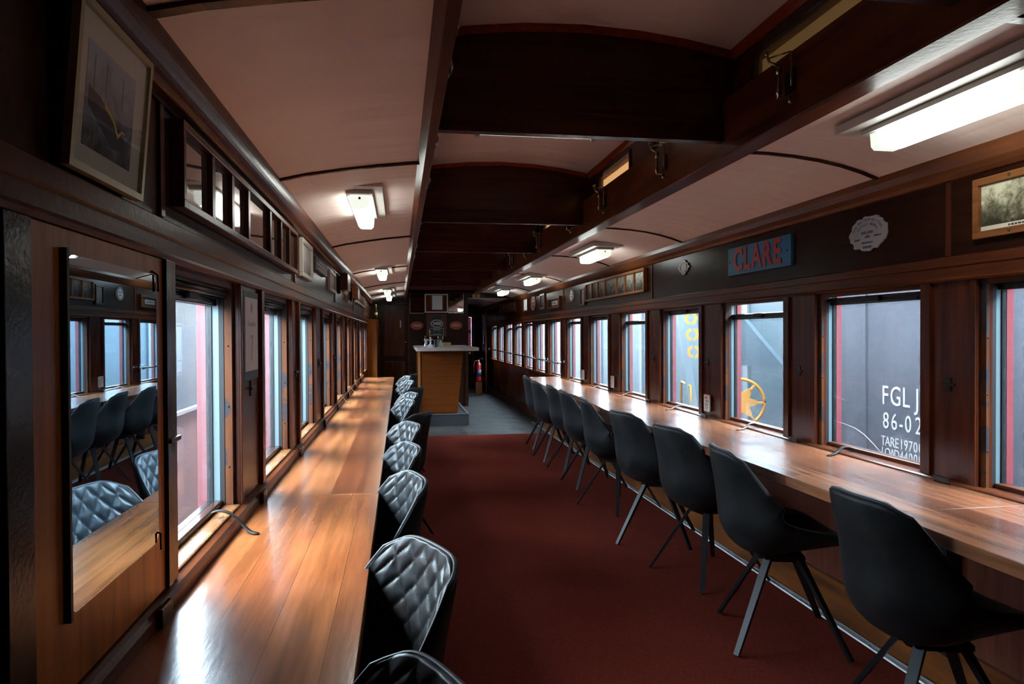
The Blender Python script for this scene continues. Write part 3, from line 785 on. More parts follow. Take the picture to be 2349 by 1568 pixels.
def make_chair():
    S = chair_surface()
    NU, NV = 78, 120
    root = empty('swivel_chair', (0,0,0))
    eps = 1e-3
    inner = []; norm_ = []
    for j in range(NV+1):
        for i in range(NU+1):
            u = -1+2*i/NU; v = j/NV
            p, T = S(u, v)
            pu = S(min(1,u+.02), v)[0]-S(max(-1,u-.02), v)[0]; pv = S(u, min(1,v+.01))[0]-S(u, max(0,v-.01))[0]
            n = pu.cross(pv).normalized()
            inner.append(p); norm_.append(n)
    mid = norm_[(NV//2)*(NU+1)+NU//2]
    sgn = 1 if mid.z > 0 or mid.x > 0 else -1
    seat_n = norm_[int(NV*.3)*(NU+1)+NU//2]
    sgn = 1 if seat_n.z > 0 else -1
    norm_ = [n*sgn for n in norm_]
    mbi = MB()
    for j in range(NV+1):
        for i in range(NU+1):
            u = -1+2*i/NU; v = j/NV; k = j*(NU+1)+i
            s = v*1.08; a = u*.215
            h = 0
            d = 1e9
            pit = .112
            for sg in (-1, 1):
                q = (s + sg*a*1.50)/pit
                fr_ = abs(q-round(q))*pit*.55
                d = min(d, fr_)
            fade = min(1, (1-abs(u))/.16, (1-v)/.05)*min(1, max(0, (v-.42)/.06))
            fade = max(0, fade)
            puff = .0075*(1-math.exp(-(d/.012)**1.2)) - .003*math.exp(-(d/.0026)**2)
            seat = .010*min(1, (1-abs(u))/.3)*min(1, v/.1)
            h = seat + puff*fade
            mbi.v.append(tuple(inner[k]+norm_[k]*h))
    for j in range(NV):
        for i in range(NU):
            a = j*(NU+1)+i; mbi.f.append((a, a+1, a+NU+2, a+NU+1)); mbi.sm.append(True)
    # back of the pad, closed 6 mm behind
    off = len(mbi.v)
    for j in range(NV+1):
        for i in range(NU+1):
            k = j*(NU+1)+i; mbi.v.append(tuple(inner[k]-norm_[k]*.004))
    for j in range(NV):
        for i in range(NU):
            a = off+j*(NU+1)+i; mbi.f.append((a+NU+1, a+NU+2, a+1, a)); mbi.sm.append(True)
    ring = [j*(NU+1) for j in range(NV+1)] + [NV*(NU+1)+i for i in range(1, NU+1)] + [j*(NU+1)+NU for j in range(NV-1, -1, -1)] + [i for i in range(NU-1, 0, -1)]
    for a, b in zip(ring, ring[1:]+ring[:1]): mbi.f.append((a, b, b+off, a+off)); mbi.sm.append(True)
    build('quilted_pad', mbi, M['leather_in'], root)
    # outer shell: coarser grid, thick in the bucket
    mo = MB(); nu, nv = 26, 40
    A = []; B = []
    for j in range(nv+1):
        for i in range(nu+1):
            u = -1+2*i/nu; v = j/nv
            p = S(u, v)[0]; gi = round((u+1)/2*NU); gj = round(v*NV); n = norm_[gj*(NU+1)+gi]
            edge = (1-abs(u)**2.6)*(1-(2*abs(v-.5))**9)
            th = .013 + edge*(.014+.050*math.exp(-((v-.46)/.22)**2)+.028*math.exp(-((v-.15)/.20)**2))
            A.append(tuple(p-n*.0045)); B.append(tuple(p-n*th))
    mo.v = A+B; o2 = len(A)
    for j in range(nv):
        for i in range(nu):
            a = j*(nu+1)+i
            mo.f.append((a, a+1, a+nu+2, a+nu+1)); mo.f.append((o2+a+nu+1, o2+a+nu+2, o2+a+1, o2+a)); mo.sm += [True, True]
    ring = [j*(nu+1) for j in range(nv+1)] + [nv*(nu+1)+i for i in range(1, nu+1)] + [j*(nu+1)+nu for j in range(nv-1, -1, -1)] + [i for i in range(nu-1, 0, -1)]
    for a, b in zip(ring, ring[1:]+ring[:1]): mo.f.append((a, b, b+o2, a+o2)); mo.sm.append(True)
    build('shell', mo, M['leather_out'], root)
    # piping round the edge
    pts = [Vector(A[a]) for a in ring]
    mp = MB(); mp.tube([tuple(p) for p in pts]+[tuple(pts[0])], .0048, 8, caps=False)
    build('piping', mp, M['piping'], root)
    build('swivel_plate', MB().box(-.085,.085,-.085,.085,.365,.385).lathe([(.05,0),(.05,.03)],0,0,20,.384).prism([(-.1,.36),(.1,.36),(.06,.345),(-.06,.345)],-.05,.05), M['leg'], root, bevel=.003)
    for sx in (-1,1):
        for sy in (-1,1):
            m_ = MB().bar((sx*.062, sy*.062, .372), (sx*.226, sy*.226, .0062), .034, .018, .024, .013)
            build('leg', m_, M['leg'], root)
    return root
chair0 = make_chair(); used = [False]
def put_chair(x, y, deg, label, group, base=None):
    r = chair0 if not used[0] else copy_tree(chair0)
    used[0] = True
    r.location = (x, y, .0065); r.rotation_euler = (0, 0, math.radians(deg))
    for ch in r.children:      # the seat swivels on its base
        if ch.name.startswith(('leg', 'swivel_plate')): ch.rotation_euler = (0, 0, math.radians((deg if base is None else base)-deg))
    tag(r, label, 'chair', group)
GR = 'dark swivel chairs along the right-hand counter'
RC = [(1.67,1.97,-17,'nearest black swivel chair at the right counter, cut off by the photo corner'),
      (1.65,2.84,-17,'second nearest black swivel chair at the right counter, below the window lettered FGLJ'),
      (1.684,3.643,15,'third nearest black swivel chair at the right counter, shoulder against the table edge'),
      (1.654,4.35,-26,'fourth nearest black swivel chair at the right counter, turned to show its whole back'),
      (1.667,5.20,26,'fifth nearest black swivel chair at the right counter, where the counter edge bulges'),
      (1.69,6.00,4,'fourth black swivel chair from the far end of the right counter'),
      (1.71,6.65,8,'third black swivel chair from the far end of the right counter'),
      (1.68,7.30,3,'second black swivel chair from the far end of the right counter'),
      (1.73,8.08,0,'farthest black swivel chair at the right counter, beside the grey plank floor')]
for (x, y, d, l), sd in zip(RC, (2,-8,12,13,-10,-5,-4,-3,-5)): put_chair(x, y, sd, l, GR, d)
GL = 'quilted swivel chairs along the left-hand counter'
LC = [(-.19,.90,203,'nearest quilted leather chair at the left counter, only its top showing at the photo bottom'),
      (-.18,1.54,204,'large quilted leather chair second nearest at the left counter, turned towards the camera'),
      (-.21,2.42,196,'third nearest quilted leather chair at the left counter'),
      (-.21,3.12,197,'fourth nearest quilted leather chair at the left counter'),
      (-.19,3.88,200,'fifth nearest quilted leather chair at the left counter'),
      (-.10,4.60,150,'dark chair at the left counter swung round so its smooth side shows, nearer one'),
      (-.19,5.30,197,'quilted leather chair just behind the swung-round dark chair at the left counter'),
      (-.15,5.95,198,'quilted leather chair at the left counter in front of the second swung-round chair'),
      (-.08,6.75,150,'second swung-round dark chair farther down the left counter'),
      (-.15,7.55,197,'third farthest chair at the left counter, quilted and catching window light'),
      (-.17,8.35,195,'second farthest chair at the left counter, quilted with a bluish sheen'),
      (-.08,8.95,160,'farthest chair at the left counter, dark smooth side showing beside the bar')]
for x, y, d, l in LC: put_chair(x, y, d, l, GL)

# ------------------------------------------------------------------ ceiling lights
def ceil_light(x0, x1, y0, y1, z, label):
    cx, cy = (x0+x1)/2, (y0+y1)/2
    e = empty('ceiling_light', (cx, cy, z), label, 'light', 'fluorescent box lights on the side ceilings')
    build('backing_board', MB().box(x0,x1,y0,y1,z-.002,z+.030), M['white_paint'], e, bevel=.002)
    w = (x1-x0)
    build('housing', MB().box(x0+w*.22,x1-w*.22,y0+.07,y1-.07,z-.020,z-.0025), M['white_paint'], e, bevel=.002)
    a, b = x0+w*.29, x1-w*.29
    zb = z-.078
    build('diffuser', MB().prism([(a,z-.0205),(b,z-.0205),(b-.004,zb+.012),(b-.016,zb),(a+.016,zb),(a+.004,zb+.012)], y0+.135, y1-.135), M['lamp_on'], e)
    for ya, yb in ((y0+.095, y0+.1345), (y1-.1345, y1-.095)):
        ec = build('end_cap', MB().prism([(a,z-.0205),(b,z-.0205),(b-.004,zb+.012),(b-.016,zb),(a+.016,zb),(a+.004,zb+.012)], ya, yb), M['lamp_end'], e)
    build('fixing_screw', MB().ball(((a+b)/2, y0+.094, z-.035), .006), M['iron'], e)
    return e
nm = ['nearest', 'second nearest', 'third nearest', 'farthest']
for i, (yc, hl) in enumerate(((3.50,.42),(7.15,.42),(10.25,.42),(11.75,.42))):
    ceil_light(-.275, -.070, yc-hl, yc+hl, 1.990, nm[i]+' white fluorescent box light on the left-hand ceiling')
for i, (yc, hl) in enumerate(((1.95,.42),(6.05,.42),(9.05,.42),(11.65,.42))):
    ceil_light(1.595, 1.855, yc-hl, yc+hl, 2.078, nm[i]+' white fluorescent box light on the right-hand ceiling')
tl = empty('tube_light', (.78,4.0,2.5), 'thin fluorescent tube light across the raised ceiling behind the first bulkhead', 'light')
build('tube', MB().tube([(.46,4.0,2.505),(1.12,4.0,2.505)],.013,12), M['tube_on'], tl)
build('tube_holder', MB().box(.435,.4595,3.985,4.015,2.48,2.57), M['white_paint'], tl)
build('tube_holder', MB().box(1.1205,1.145,3.985,4.015,2.48,2.57), M['white_paint'], tl)
build('batten', MB().box(.435,1.145,3.98,4.02,2.545,2.568), M['white_paint'], tl)

# ------------------------------------------------------------------ brass fittings on the clerestory beams
def bracket(x, s, y, label, wire=True):
    e = empty('vent_bracket', (x, y, 2.18), label, 'bracket', 'brass ventilator catches along the raised ceiling')
    X = lambda d: x - s*d
    build('wall_plate', MB().box(*sorted((x, X(.006))), y-.03, y+.03, 2.185, 2.265), M['iron'], e)
    build('spindle', MB().tube([(X(.035),y+.02,2.17),(X(.035),y+.02,2.29)],.006,8).tube([(X(.035),y+.02,2.185),(X(.035),y+.02,2.205)],.010,8).tube([(X(.035),y+.02,2.255),(X(.035),y+.02,2.285)],.010,8), M['brass'], e)
    build('arm', MB().tube([(X(.035),y+.02,2.285),(X(.055),y+.045,2.305),(X(.060),y+.055,2.33)],.005,8).ball((X(.060),y+.055,2.34),.010), M['brass'], e)
    build('rod', MB().tube([(X(.060),y+.055,2.322),(X(.018),y-.03,2.318)],.003,6).tube([(X(.018),y-.03,2.318),(X(.018),y-.03,2.20)],.003,6), M['brass'], e)
    build('crank', MB().bar((X(.035),y+.02,2.172),(X(.020),y-.03,2.160),.012,.006).ball((X(.020),y-.03,2.148),.010), M['brass'], e)
ordn = ['first','second','third','fourth','fifth','sixth','seventh','eighth','ninth']
for i, y in enumerate((2.262,3.44,4.50,5.40,6.656,7.35,8.30,9.40)):
    bracket(1.3568, 1, y, ordn[i]+' brass ventilator catch from the camera on the right-hand ceiling beam')
for i, y in enumerate((2.2,3.03,3.84,5.24,6.7,7.6)):
    bracket(.1285, -1, y, ordn[i]+' brass ventilator catch from the camera on the left-hand ceiling beam')

# ------------------------------------------------------------------ things on the right wall
def frame_R(y0, y1, z0, z1, fw, depth, mframe, minner, name, label, cat, slips=None, x=XR-.0035, inner_name='print'):
    e = empty(name, (x, (y0+y1)/2, z0), label, cat)
    mb = MB()
    mb.box(x-depth, x, y0, y1, z0, z0+fw).box(x-depth, x, y0, y1, z1-fw, z1).box(x-depth, x, y0, y0+fw, z0+fw, z1-fw).box(x-depth, x, y1-fw, y1, z0+fw, z1-fw)
    n = 1
    if slips:
        n = len(slips)-1
        for s_ in slips[1:-1]: mb.box(x-depth*.85, x, s_-.012, s_+.012, z0+fw, z1-fw)
    build('picture_frame', mb, mframe, e, bevel=.002)
    if slips:
        for k in range(n):
            a = slips[k]+(.012 if k else 0); b = slips[k+1]-(.012 if k < n-1 else 0)
            build(inner_name, MB().box(x-depth*.35, x-.001, a+.0005, b-.0005, z0+fw+.0005, z1-fw-.0005), minner[k % len(minner)] if isinstance(minner, list) else minner, e)
    else:
        build(inner_name, MB().box(x-depth*.35, x-.001, y0+fw+.0005, y1-fw-.0005, z0+fw+.0005, z1-fw-.0005), minner if not isinstance(minner, list) else minner[0], e)
    return e
fp = frame_R(1.70,2.295,1.690,1.910,.026,.022,M['frame_wood'],M['print_hills'],'framed_photograph','orange-brown wood frame holding a sepia hillside photograph at the right edge','picture')
xf = XR-.0035
build('caption_strip', MB().box(xf-.0095,xf-.0080,1.727,2.268,1.7165,1.733), M['mat_board'], fp)
build('caption_text', strokes(-2.15, -1.80, 1.7248, .006, on_right(xf-.0096), 3), M['dark_plastic'], fp)
build('fixing_screw', MB().tube([(xf-.022,2.135,1.703),(xf-.024,2.135,1.703)],.006,8), M['brass'], fp)
build('fixing_screw', MB().tube([(xf-.022,2.135,1.897),(xf-.024,2.135,1.897)],.006,8), M['brass'], fp)

# CLARE sign
cs = empty('station_sign', (xf,3.89,1.716), 'blue metal sign with red letters CLARE on the right frieze', 'sign')
cb = build('sign_board', MB().box(xf-.016,xf,3.522,4.258,1.716,1.888), M['sign_blue'], cs)
tm = MB()
f = on_right(xf-.0162)
for ch, yc, cond in (('C',4.120,.86),('L',4.005,.86),('A',3.890,.86),('R',3.770,.86),('E',3.660,.88)):
    merge(tm, text_mb(ch, .192, -yc, 1.801, .004, f, condense=cond, bold=.006))
build('lettering', tm, M['sign_red'], cs)
build('fixing_screw', MB().ball((xf-.016,3.56,1.80),.006), M['dark_plastic'], cs)
build('fixing_screw', MB().ball((xf-.016,4.23,1.80),.006), M['dark_plastic'], cs)

# round works plaque
yc, zc = 2.90, 1.798
pl = empty('works_plaque', (xf,yc,1.71), 'round white scalloped builder plaque with blue lettering on the right frieze', 'plaque')
poly = []
for k in range(96):
    t = 2*PI*k/96
    r = 1 + .045*math.cos(2*t+.3) + .05*max(0, math.cos(9*t))**3 + (.06*max(0, math.cos(5*(t-.9)))**2 if .2 < t < 2.2 else 0)
    r += .035*math.sin(14*t)*(1 if 3.4 < t < 6.0 or t < 1.3 or 1.9 < t < 2.7 else .25)
    if 3.6 < t < 5.9: r -= .07*abs(math.sin(4*t))
    poly.append((yc+.122*r*math.cos(t), zc+.083*r*math.sin(t)))
plate = build('plate', MB().prism(poly, xf-.010, xf, 'X'), M['plaque'], pl, bevel=.002)
rg = MB()
for rr in (.80,.60):
    pts = [(xf-.010, yc+.118*rr*math.cos(t), zc+.010+.076*rr*math.sin(t)) for t in [PI*(-.15)+PI*1.3*k/30 for k in range(31)]]
    rg.tube(pts, .0014, 6)
build('ring', rg, M['plaque'], pl)
tm = MB(); f = on_right(xf-.0102)
def arc_text(tm, s, rad_y, rad_z, a0, a1, size, up=True, zoff=0):
    n = len(s)
    for k, ch in enumerate(s):
        if ch == ' ': continue
        a = a0+(a1-a0)*k/(n-1)
        u = -yc + rad_y*math.cos(a); v = zc+zoff+rad_z*math.sin(a)
        rotang = a-PI/2 if up else a+PI/2
        base = text_mb(ch, size, 0, 0, .0012, lambda p, q, w: (p, q, w), condense=.85)
        c_, s_ = math.cos(rotang), math.sin(rotang)
        base.v = [f(u+p*c_-q*s_, v+p*s_+q*c_, w) for p, q, w in base.v]
        merge(tm, base)
arc_text(tm, 'THE METROPOLITAN', .100, .064, PI*.90, PI*.12, .017)
arc_text(tm, 'SALTLEY WORKS', .074, .044, PI*.84, PI*.16, .015)
merge(tm, text_mb('ENGLAND', .018, -yc, zc+.006, .0012, f)); merge(tm, text_mb('1896', .018, -yc, zc-.014, .0012, f))
merge(tm, text_mb('RAILWAY', .011, -(yc+.070), zc-.022, .0012, f, condense=.8)); merge(tm, text_mb('CARRIAGE &', .010, -(yc-.070), zc-.014, .0012, f, condense=.9))
merge(tm, text_mb('WAGGON Co', .012, -yc, zc-.040, .0012, f)); merge(tm, text_mb('BUILDERS', .014, -yc, zc-.060, .0012, f))
build('lettering', tm, M['plaque_blue'], pl)

# small cast plate
yc2, zc2 = 5.00, 1.842
e = empty('cast_plate', (xf,yc2,1.78), 'small grey diamond-shaped cast plate on the right frieze between CLARE sign and photo row', 'plaque')
poly = [(yc2+.115*a, zc2+.060*b) for a, b in ((-1,0),(-.7,.28),(-.72,.5),(-.45,.55),(-.3,.85),(0,1),(.3,.85),(.45,.55),(.72,.5),(.7,.28),(1,0),(.7,-.28),(.72,-.5),(.45,-.55),(.3,-.85),(0,-1),(-.3,-.85),(-.45,-.55),(-.72,-.5),(-.7,-.28))]
build('plate', MB().prism(poly, xf-.008, xf, 'X'), M['plaque_metal'], e, bevel=.002)
rgm = MB(); rgm.tube([(xf-.0085, yc2+.06*math.cos(t), zc2+.034*math.sin(t)) for t in [2*PI*k/24 for k in range(25)]], .002, 6)
build('ring', rgm, M['plaque_metal'], e)
# row of seven photographs
sl = [5.80,6.06,6.34,6.62,7.06,7.28,7.49,7.735]
sl = [5.825,6.085,6.345,6.60,7.00,7.27,7.50,7.72]
frame_R(5.798,7.745,1.708,1.918,.022,.035,M['frame_wood'],M['print_bw'],'photo_row_frame','long wood frame with a row of seven black and white photographs on the right frieze','picture',slips=sl)
frame_R(7.82,8.02,1.672,1.885,.02,.02,M['frame_dark'],M['print_grey'],'framed_photograph','narrow dark frame at the far end of the seven-photo row','picture')
def oval(y, z, ry, rz, m1, m2, name, label, txt, nn=32):
    e = empty(name, (xf,y,z-rz), label, 'plaque')
    build('plate', MB().prism([(y+ry*math.cos(2*PI*k/nn), z+rz*math.sin(2*PI*k/nn)) for k in range(nn)], xf-.012, xf, 'X'), m1, e)
    r = MB(); r.tube([(xf-.0125, y+ry*.86*math.cos(2*PI*k/nn), z+rz*.86*math.sin(2*PI*k/nn)) for k in range(nn+1)], .004, 6)
    build('rim', r, m2, e)
    build('lettering', merge(strokes(-y-ry*.5, -y+ry*.5, z+rz*.25, rz*.14, on_right(xf-.0122), 5), strokes(-y-ry*.4, -y+ry*.4, z-rz*.2, rz*.14, on_right(xf-.0122), 6)), m2, e)
oval(8.475,1.820,.105,.073,M['plate_white'],M['plate_black'],'number_plate','small pale oval plate on the right frieze beside the dark narrow frame','12')
bx = frame_R(9.06,9.77,1.692,1.850,.032,.035,M['frame_dark'],M['frame_dark'],'framed_plate','wide brown box frame with a small greenish plate on the right frieze','picture',inner_name='backing')
build('name_plate', MB().box(xf-.016,xf-.0125,9.25,9.58,1.742,1.792), M['plaque'], bx)
build('lettering', strokes(-9.55, -9.28, 1.767, .018, on_right(xf-.0161), 9), M['plate_black'], bx)
frame_R(10.10,10.43,1.707,1.944,.03,.02,M['frame_wood'],M['print_bw'][2],'framed_photograph','narrow wood frame with dark photograph left of the brown box frame','picture')
oval(11.0,1.835,.20,.125,M['plate_red'],M['plate_brass'],'number_plate','large dark red oval plate on the far right frieze between two frames','621')
frame_R(11.47,11.90,1.717,1.960,.028,.02,M['frame_dark'],M['paper'],'framed_notice','dark frame around a pale notice on the far right frieze','picture')
frame_R(12.7,14.7,1.745,1.975,.03,.03,M['frame_dark'],M['print_amber'],'photo_row_frame','farthest dark frame of amber-toned pictures on the right wall','picture',slips=[12.73,13.05,13.4,13.7,14.0,14.35,14.67])
# sockets
def socket(y0, y1, z0, z1, label):
    e = empty('power_socket', (XR,(y0+y1)/2,z0), label, 'socket', 'white power sockets beside the right windows')
    build('face_plate', MB().box(XR-.0235,XR-.0145,y0,y1,z0,z1), M['socket'], e, bevel=.002)
    yc_, h, w = (y0+y1)/2, z1-z0, y1-y0; x = XR-.0237
    build('switch', MB().box(x-.003,x,y1-.055,y1-.025,z1-.026,z1-.014), M['socket_red'], e)
    hl = MB()
    for (dy, dz, s_) in ((0,.62,.009),(-.2,.42,.006),(.2,.42,.006),(0,.42,.005),(-.25,.62,.006),(0,.2,.006),(-.14,.3,.005),(.14,.3,.005)):
        hl.box(x-.001,x,yc_+dy*w-s_*.5,yc_+dy*w+s_*.5,z0+dz*h-s_,z0+dz*h+s_)
    build('pin_holes', hl, M['socket_hole'], e)
socket(4.530,4.622,.800,.918,'white power socket with red switch right of the window showing yellow rings')
socket(6.715,6.820,.800,.918,'white power socket two window posts beyond the near one on the right')
socket(7.855,7.975,.808,.922,'farthest white power socket near the end of the right counter')
# turn-buttons on the posts
def turn(x, s, y, z, label):
    e = empty('turn_button', (x, y, z), label, 'latch', 'cross-shaped iron turn buttons on the window posts')
    build('plate', MB().box(*sorted((x, x-s*.004)), y-.011, y+.011, z-.028, z+.028), M['iron'], e, bevel=.001)
    build('blade', MB().box(*sorted((x-s*.0042, x-s*.012)), y-.034, y+.034, z-.005, z+.005), M['iron'], e, bevel=.001)
for i, y in enumerate((2.429,3.47,4.60,5.66,6.77)):
    turn(XR-.0001, 1, y, 1.142, ordn[i]+' iron turn button from the camera on the right-hand window posts')
for i, y in enumerate((1.64,2.545,3.60,4.62,5.64)):
    turn(XL+(.0141 if i == 0 else .0001), -1, y, 1.165 if i else 1.12, ordn[i]+' iron turn button from the camera on the left-hand window posts')
# window straps lying on the counters
def strap(pts, m, w, label):
    e = MB(); P = [Vector(p) for p in pts]
    # smooth path
    Q = []
    for i in range(len(P)-1):
        g = lambda k: P[max(0, min(len(P)-1, k))]
        for q in range(5):
            u = q/5; p0, p1, p2, p3 = g(i-1), g(i), g(i+1), g(i+2)
            Q.append(.5*((2*p1)+(-p0+p2)*u+(2*p0-5*p1+4*p2-p3)*u*u+(-p0+3*p1-3*p2+p3)*u**3))
    Q.append(P[-1]); n = len(Q)
    for i, q in enumerate(Q):
        t = (Q[min(i+1, n-1)]-Q[max(i-1, 0)]).normalized(); side = Vector((0,1,0)); side = (side-t*side.dot(t)).normalized(); up_ = side.cross(t)
        ww = w*(1 if i < n-3 else (.9,.7,.35)[i-n+3])
        for a, b in ((-1,-1),(1,-1),(1,1),(-1,1)): e.v.append(tuple(q+side*a*ww/2+up_*b*.0016))
    for i in range(n-1):
        for k in range(4): e.f.append((i*4+k, i*4+(k+1)%4, (i+1)*4+(k+1)%4, (i+1)*4+k)); e.sm.append(True)
    e.f += [(3,2,1,0), tuple((n-1)*4+k for k in range(4))]; e.sm += [False]*2
    o = build('window_strap', e, m, at=pts[0])
    tag(o, label, 'strap', 'leather window straps lying on the counters')
def rstrap(y, m, label, dx=.0, lift=.0):
    strap([(2.172,y,.776),(2.150,y,.786+lift),(2.115,y,.786+lift),(2.085,y-.01,.775),(2.050-dx,y-.03,.766),(2.0-dx,y-.055,.7635)], m, .022, label)
rstrap(3.08, M['leather_strap_dark'], 'dark curled leather strap under the window lettered FGLJ', 0, .004)
rstrap(3.98, M['leather_strap'], 'brown leather strap with curled tip under the window showing the orange wheel', 0, .006)
rstrap(5.12, M['leather_strap'], 'brown leather strap under the window showing the yellow rings')
rstrap(6.32, M['leather_strap'], 'brown leather strap between the two middle windows of the right counter')
rstrap(7.30, M['leather_strap'], 'brown leather strap beside the middle power socket')
rstrap(8.40, M['leather_strap'], 'farthest leather strap at the end of the right counter')
def lstrap(y, m, label):
    strap([(-.556,y,.822),(-.535,y,.828),(-.508,y,.822),(-.480,y,.800),(-.462,y-.005,.780),(-.440,y-.02,.766),(-.415,y-.035,.7635)], m, .020, label)
lstrap(2.18, M['leather_strap_dark'], 'dark leather strap hooked over the sill of the nearest left window')
lstrap(6.15, M['leather_strap'], 'brown leather strap near the far end of the left counter')
lstrap(7.2, M['leather_strap'], 'farthest brown leather strap on the left counter')
# hand rail in front of the far right windows
hr = empty('hand_rail', (2.06,12.6,.97), 'long polished metal hand rail across the far right-hand windows', 'rail')
build('rod', MB().tube([(2.065,8.95,.955),(2.065,16.25,.995)],.011,12), M['chrome'], hr)
for i, y in enumerate((9.0,9.98,11.02,12.02,13.06,14.15,15.2,16.2)):
    z = .955+(y-8.95)/7.3*.04
    build('rail_bracket', MB().tube([(2.129,y,z),(2.065,y,z)],.008,8).tube([(2.065,y-.02,z),(2.065,y+.02,z)],.018,10), M['chrome'], hr)

# ------------------------------------------------------------------ things on the left wall
xl = XL+.0035
def frame_L(y0, y1, z0, z1, fw, depth, mframe, name, label, x=xl):
    e = empty(name, (x, (y0+y1)/2, z0), label, 'picture')
    mb = MB()
    mb.box(x, x+depth, y0, y1, z0, z0+fw).box(x, x+depth, y0, y1, z1-fw, z1).box(x, x+depth, y0, y0+fw, z0+fw, z1-fw).box(x, x+depth, y1-fw, y1, z0+fw, z1-fw)
    build('picture_frame', mb, mframe, e, bevel=.0015)
    return e
# large leaning picture resting on the rail: bottom out, top towards the wall
pe = empty('framed_photograph', (-.50,1.38,1.607), 'large pale-framed railway photograph in a wide cream mount at the upper left', 'picture')
def lean(mb):   # the top hangs a little forward from the rail
    mb.v = [(-.500+x+(z-1.607)/.266*.022, y, z) for x, y, z in mb.v]; return mb
y0, y1, z0, z1 = 1.140, 1.445, 1.6075, 1.873
F_ = .012
build('picture_frame', lean(MB().box(0,.013,y0,y1,z0,z0+F_).box(0,.013,y0,y1,z1-F_,z1).box(0,.013,y0,y0+F_,z0+F_,z1-F_).box(0,.013,y1-F_,y1,z0+F_,z1-F_)), M['gold_frame'], pe)
build('backing', lean(MB().box(-.008,-.0002,y0+.002,y1-.002,z0+.002,z1-.02)), M['frame_dark'], pe)
build('mount', lean(MB().box(0,.005,y0+F_+.0005,y1-F_-.0005,z0+F_+.0005,z1-F_-.0005)), M['mat_board'], pe)
build('print', lean(MB().box(.0051,.0058,1.190,1.385,1.652,1.818)), M['print_misty'], pe)
build('train_print', lean(MB().prism([(1.200,1.748),(1.245,1.742),(1.352,1.700),(1.352,1.676),(1.300,1.672),(1.200,1.718)], .00585,.00588,'X')), M['dark_navy'], pe)
for yy in (1.215,1.262,1.330): build('mast_print', lean(MB().box(.00585,.00588,yy,yy+.003,1.745,1.802)), M['dark_plastic'], pe)
# yellow stripe on the printed train
build('train_stripe', lean(MB().prism([(1.262,1.738),(1.305,1.722),(1.322,1.702),(1.338,1.713),(1.352,1.712),(1.352,1.708),(1.339,1.708),(1.322,1.694),(1.301,1.715),(1.262,1.731)], .0059,.0063,'X')), M['yellow'], pe)
build('glazing', lean(MB().box(.0085,.0100,y0+F_+.0005,y1-F_-.0005,z0+F_+.0005,z1-F_-.0005)), M['glass_clear'], pe)
# long seven pane frame
e = frame_L(1.690,3.500,1.642,1.842,.018,.030,M['frame_dark'],'photo_row_frame','long dark frame with seven glazed panes on the left frieze above the windows')
ed = [1.708,1.965,2.185,2.410,2.800,3.045,3.265,3.482]
for s_ in ed[1:-1]: build('mullion', MB().box(xl, xl+.026, s_-.014, s_+.014, 1.660, 1.824), M['frame_dark'], e)
for k in range(7):
    a = ed[k]+(.014 if k else 0); b = ed[k+1]-(.014 if k < 6 else 0)
    pr = build('print', MB().box(xl+.0005,xl+.006,a+.0005,b-.0005,1.6605,1.8235), M['print_grey'] if k in (3,) else M['frieze'], e)
    build('glazing', MB().box(xl+.010,xl+.012,a+.0005,b-.0005,1.6605,1.8235), M['glass_mir'] if 'glass_mir' in M else M.setdefault('glass_mir', mat('reflecting_picture_glass', (.10,.085,.075), .03, 0.0, spec=1.0, coat=1.0)), e)
e = frame_L(3.740,4.170,1.655,1.855,.022,.020,M['cream_frame'],'framed_photograph','small cream-framed pale picture on the left frieze')
build('print', MB().box(xl+.001,xl+.008,3.7625,4.1475,1.6775,1.8325), M['print_grey'], e)
e = empty('enamel_sign', (xl,4.61,1.74), 'small black sign with pale lettering on the left frieze', 'sign')
build('sign_board', MB().box(xl,xl+.022,4.29,4.94,1.742,1.818), M['dark_plastic'], e, bevel=.002)
tm = MB(); f = on_left(xl+.0222)
merge(tm, strokes(4.45, 4.78, 1.803, .011, f, 11)); merge(tm, strokes(4.36, 4.87, 1.781, .013, f, 12)); merge(tm, strokes(4.42, 4.82, 1.757, .013, f, 13))
build('lettering', tm, M['paper'], e)
e = frame_L(5.18,5.64,1.672,1.822,.02,.02,M['cream_frame'],'framed_photograph','narrow pale-framed picture on the left frieze before the first wall lamp')
build('print', MB().box(xl+.001,xl+.008,5.2005,5.6195,1.6925,1.8015), M['print_grey'], e)
def wall_lamp(y, label):
    e = empty('wall_lamp', (xl, y, 1.70), label, 'lamp', 'dark wall lamps on the left frieze')
    build('back_plate', MB().box(xl,xl+.012,y-.03,y+.03,1.70,1.84), M['iron'], e)
    build('lamp_shade', MB().box(xl+.02,xl+.085,y-.16,y+.16,1.722,1.860), M['frame_dark'], e, bevel=.004)
    build('arm', MB().tube([(xl+.012,y,1.83),(xl+.05,y,1.875),(xl+.05,y,1.858)],.006,8).tube([(xl+.05,y,1.722),(xl+.05,y,1.66)],.006,8), M['brass'], e)
    for dy in (-.09,.0,.09):
        build('glass_cup', MB().lathe([(.014,0),(.018,.02),(.016,.028)], xl+.05, y+dy, 10, 1.6935), M['socket'], e)
wall_lamp(6.15, 'nearer dark box-shaped wall lamp with white glass cups on the left wall')
wall_lamp(7.60, 'farther dark box-shaped wall lamp with white glass cups on the left wall')
e = frame_L(8.05,10.10,1.720,1.900,.03,.025,M['frame_wood'],'photo_row_frame','farthest long wood frame of pictures high on the left wall')
for k in range(6):
    a = 8.08+k*.332
    build('print', MB().box(xl+.001,xl+.010,a+.015,a+.317,1.7505,1.8695), M['print_amber'], e)
    if k: build('mullion', MB().box(xl+.001,xl+.022,a-.0145,a+.0145,1.7505,1.8695), M['frame_wood'], e)
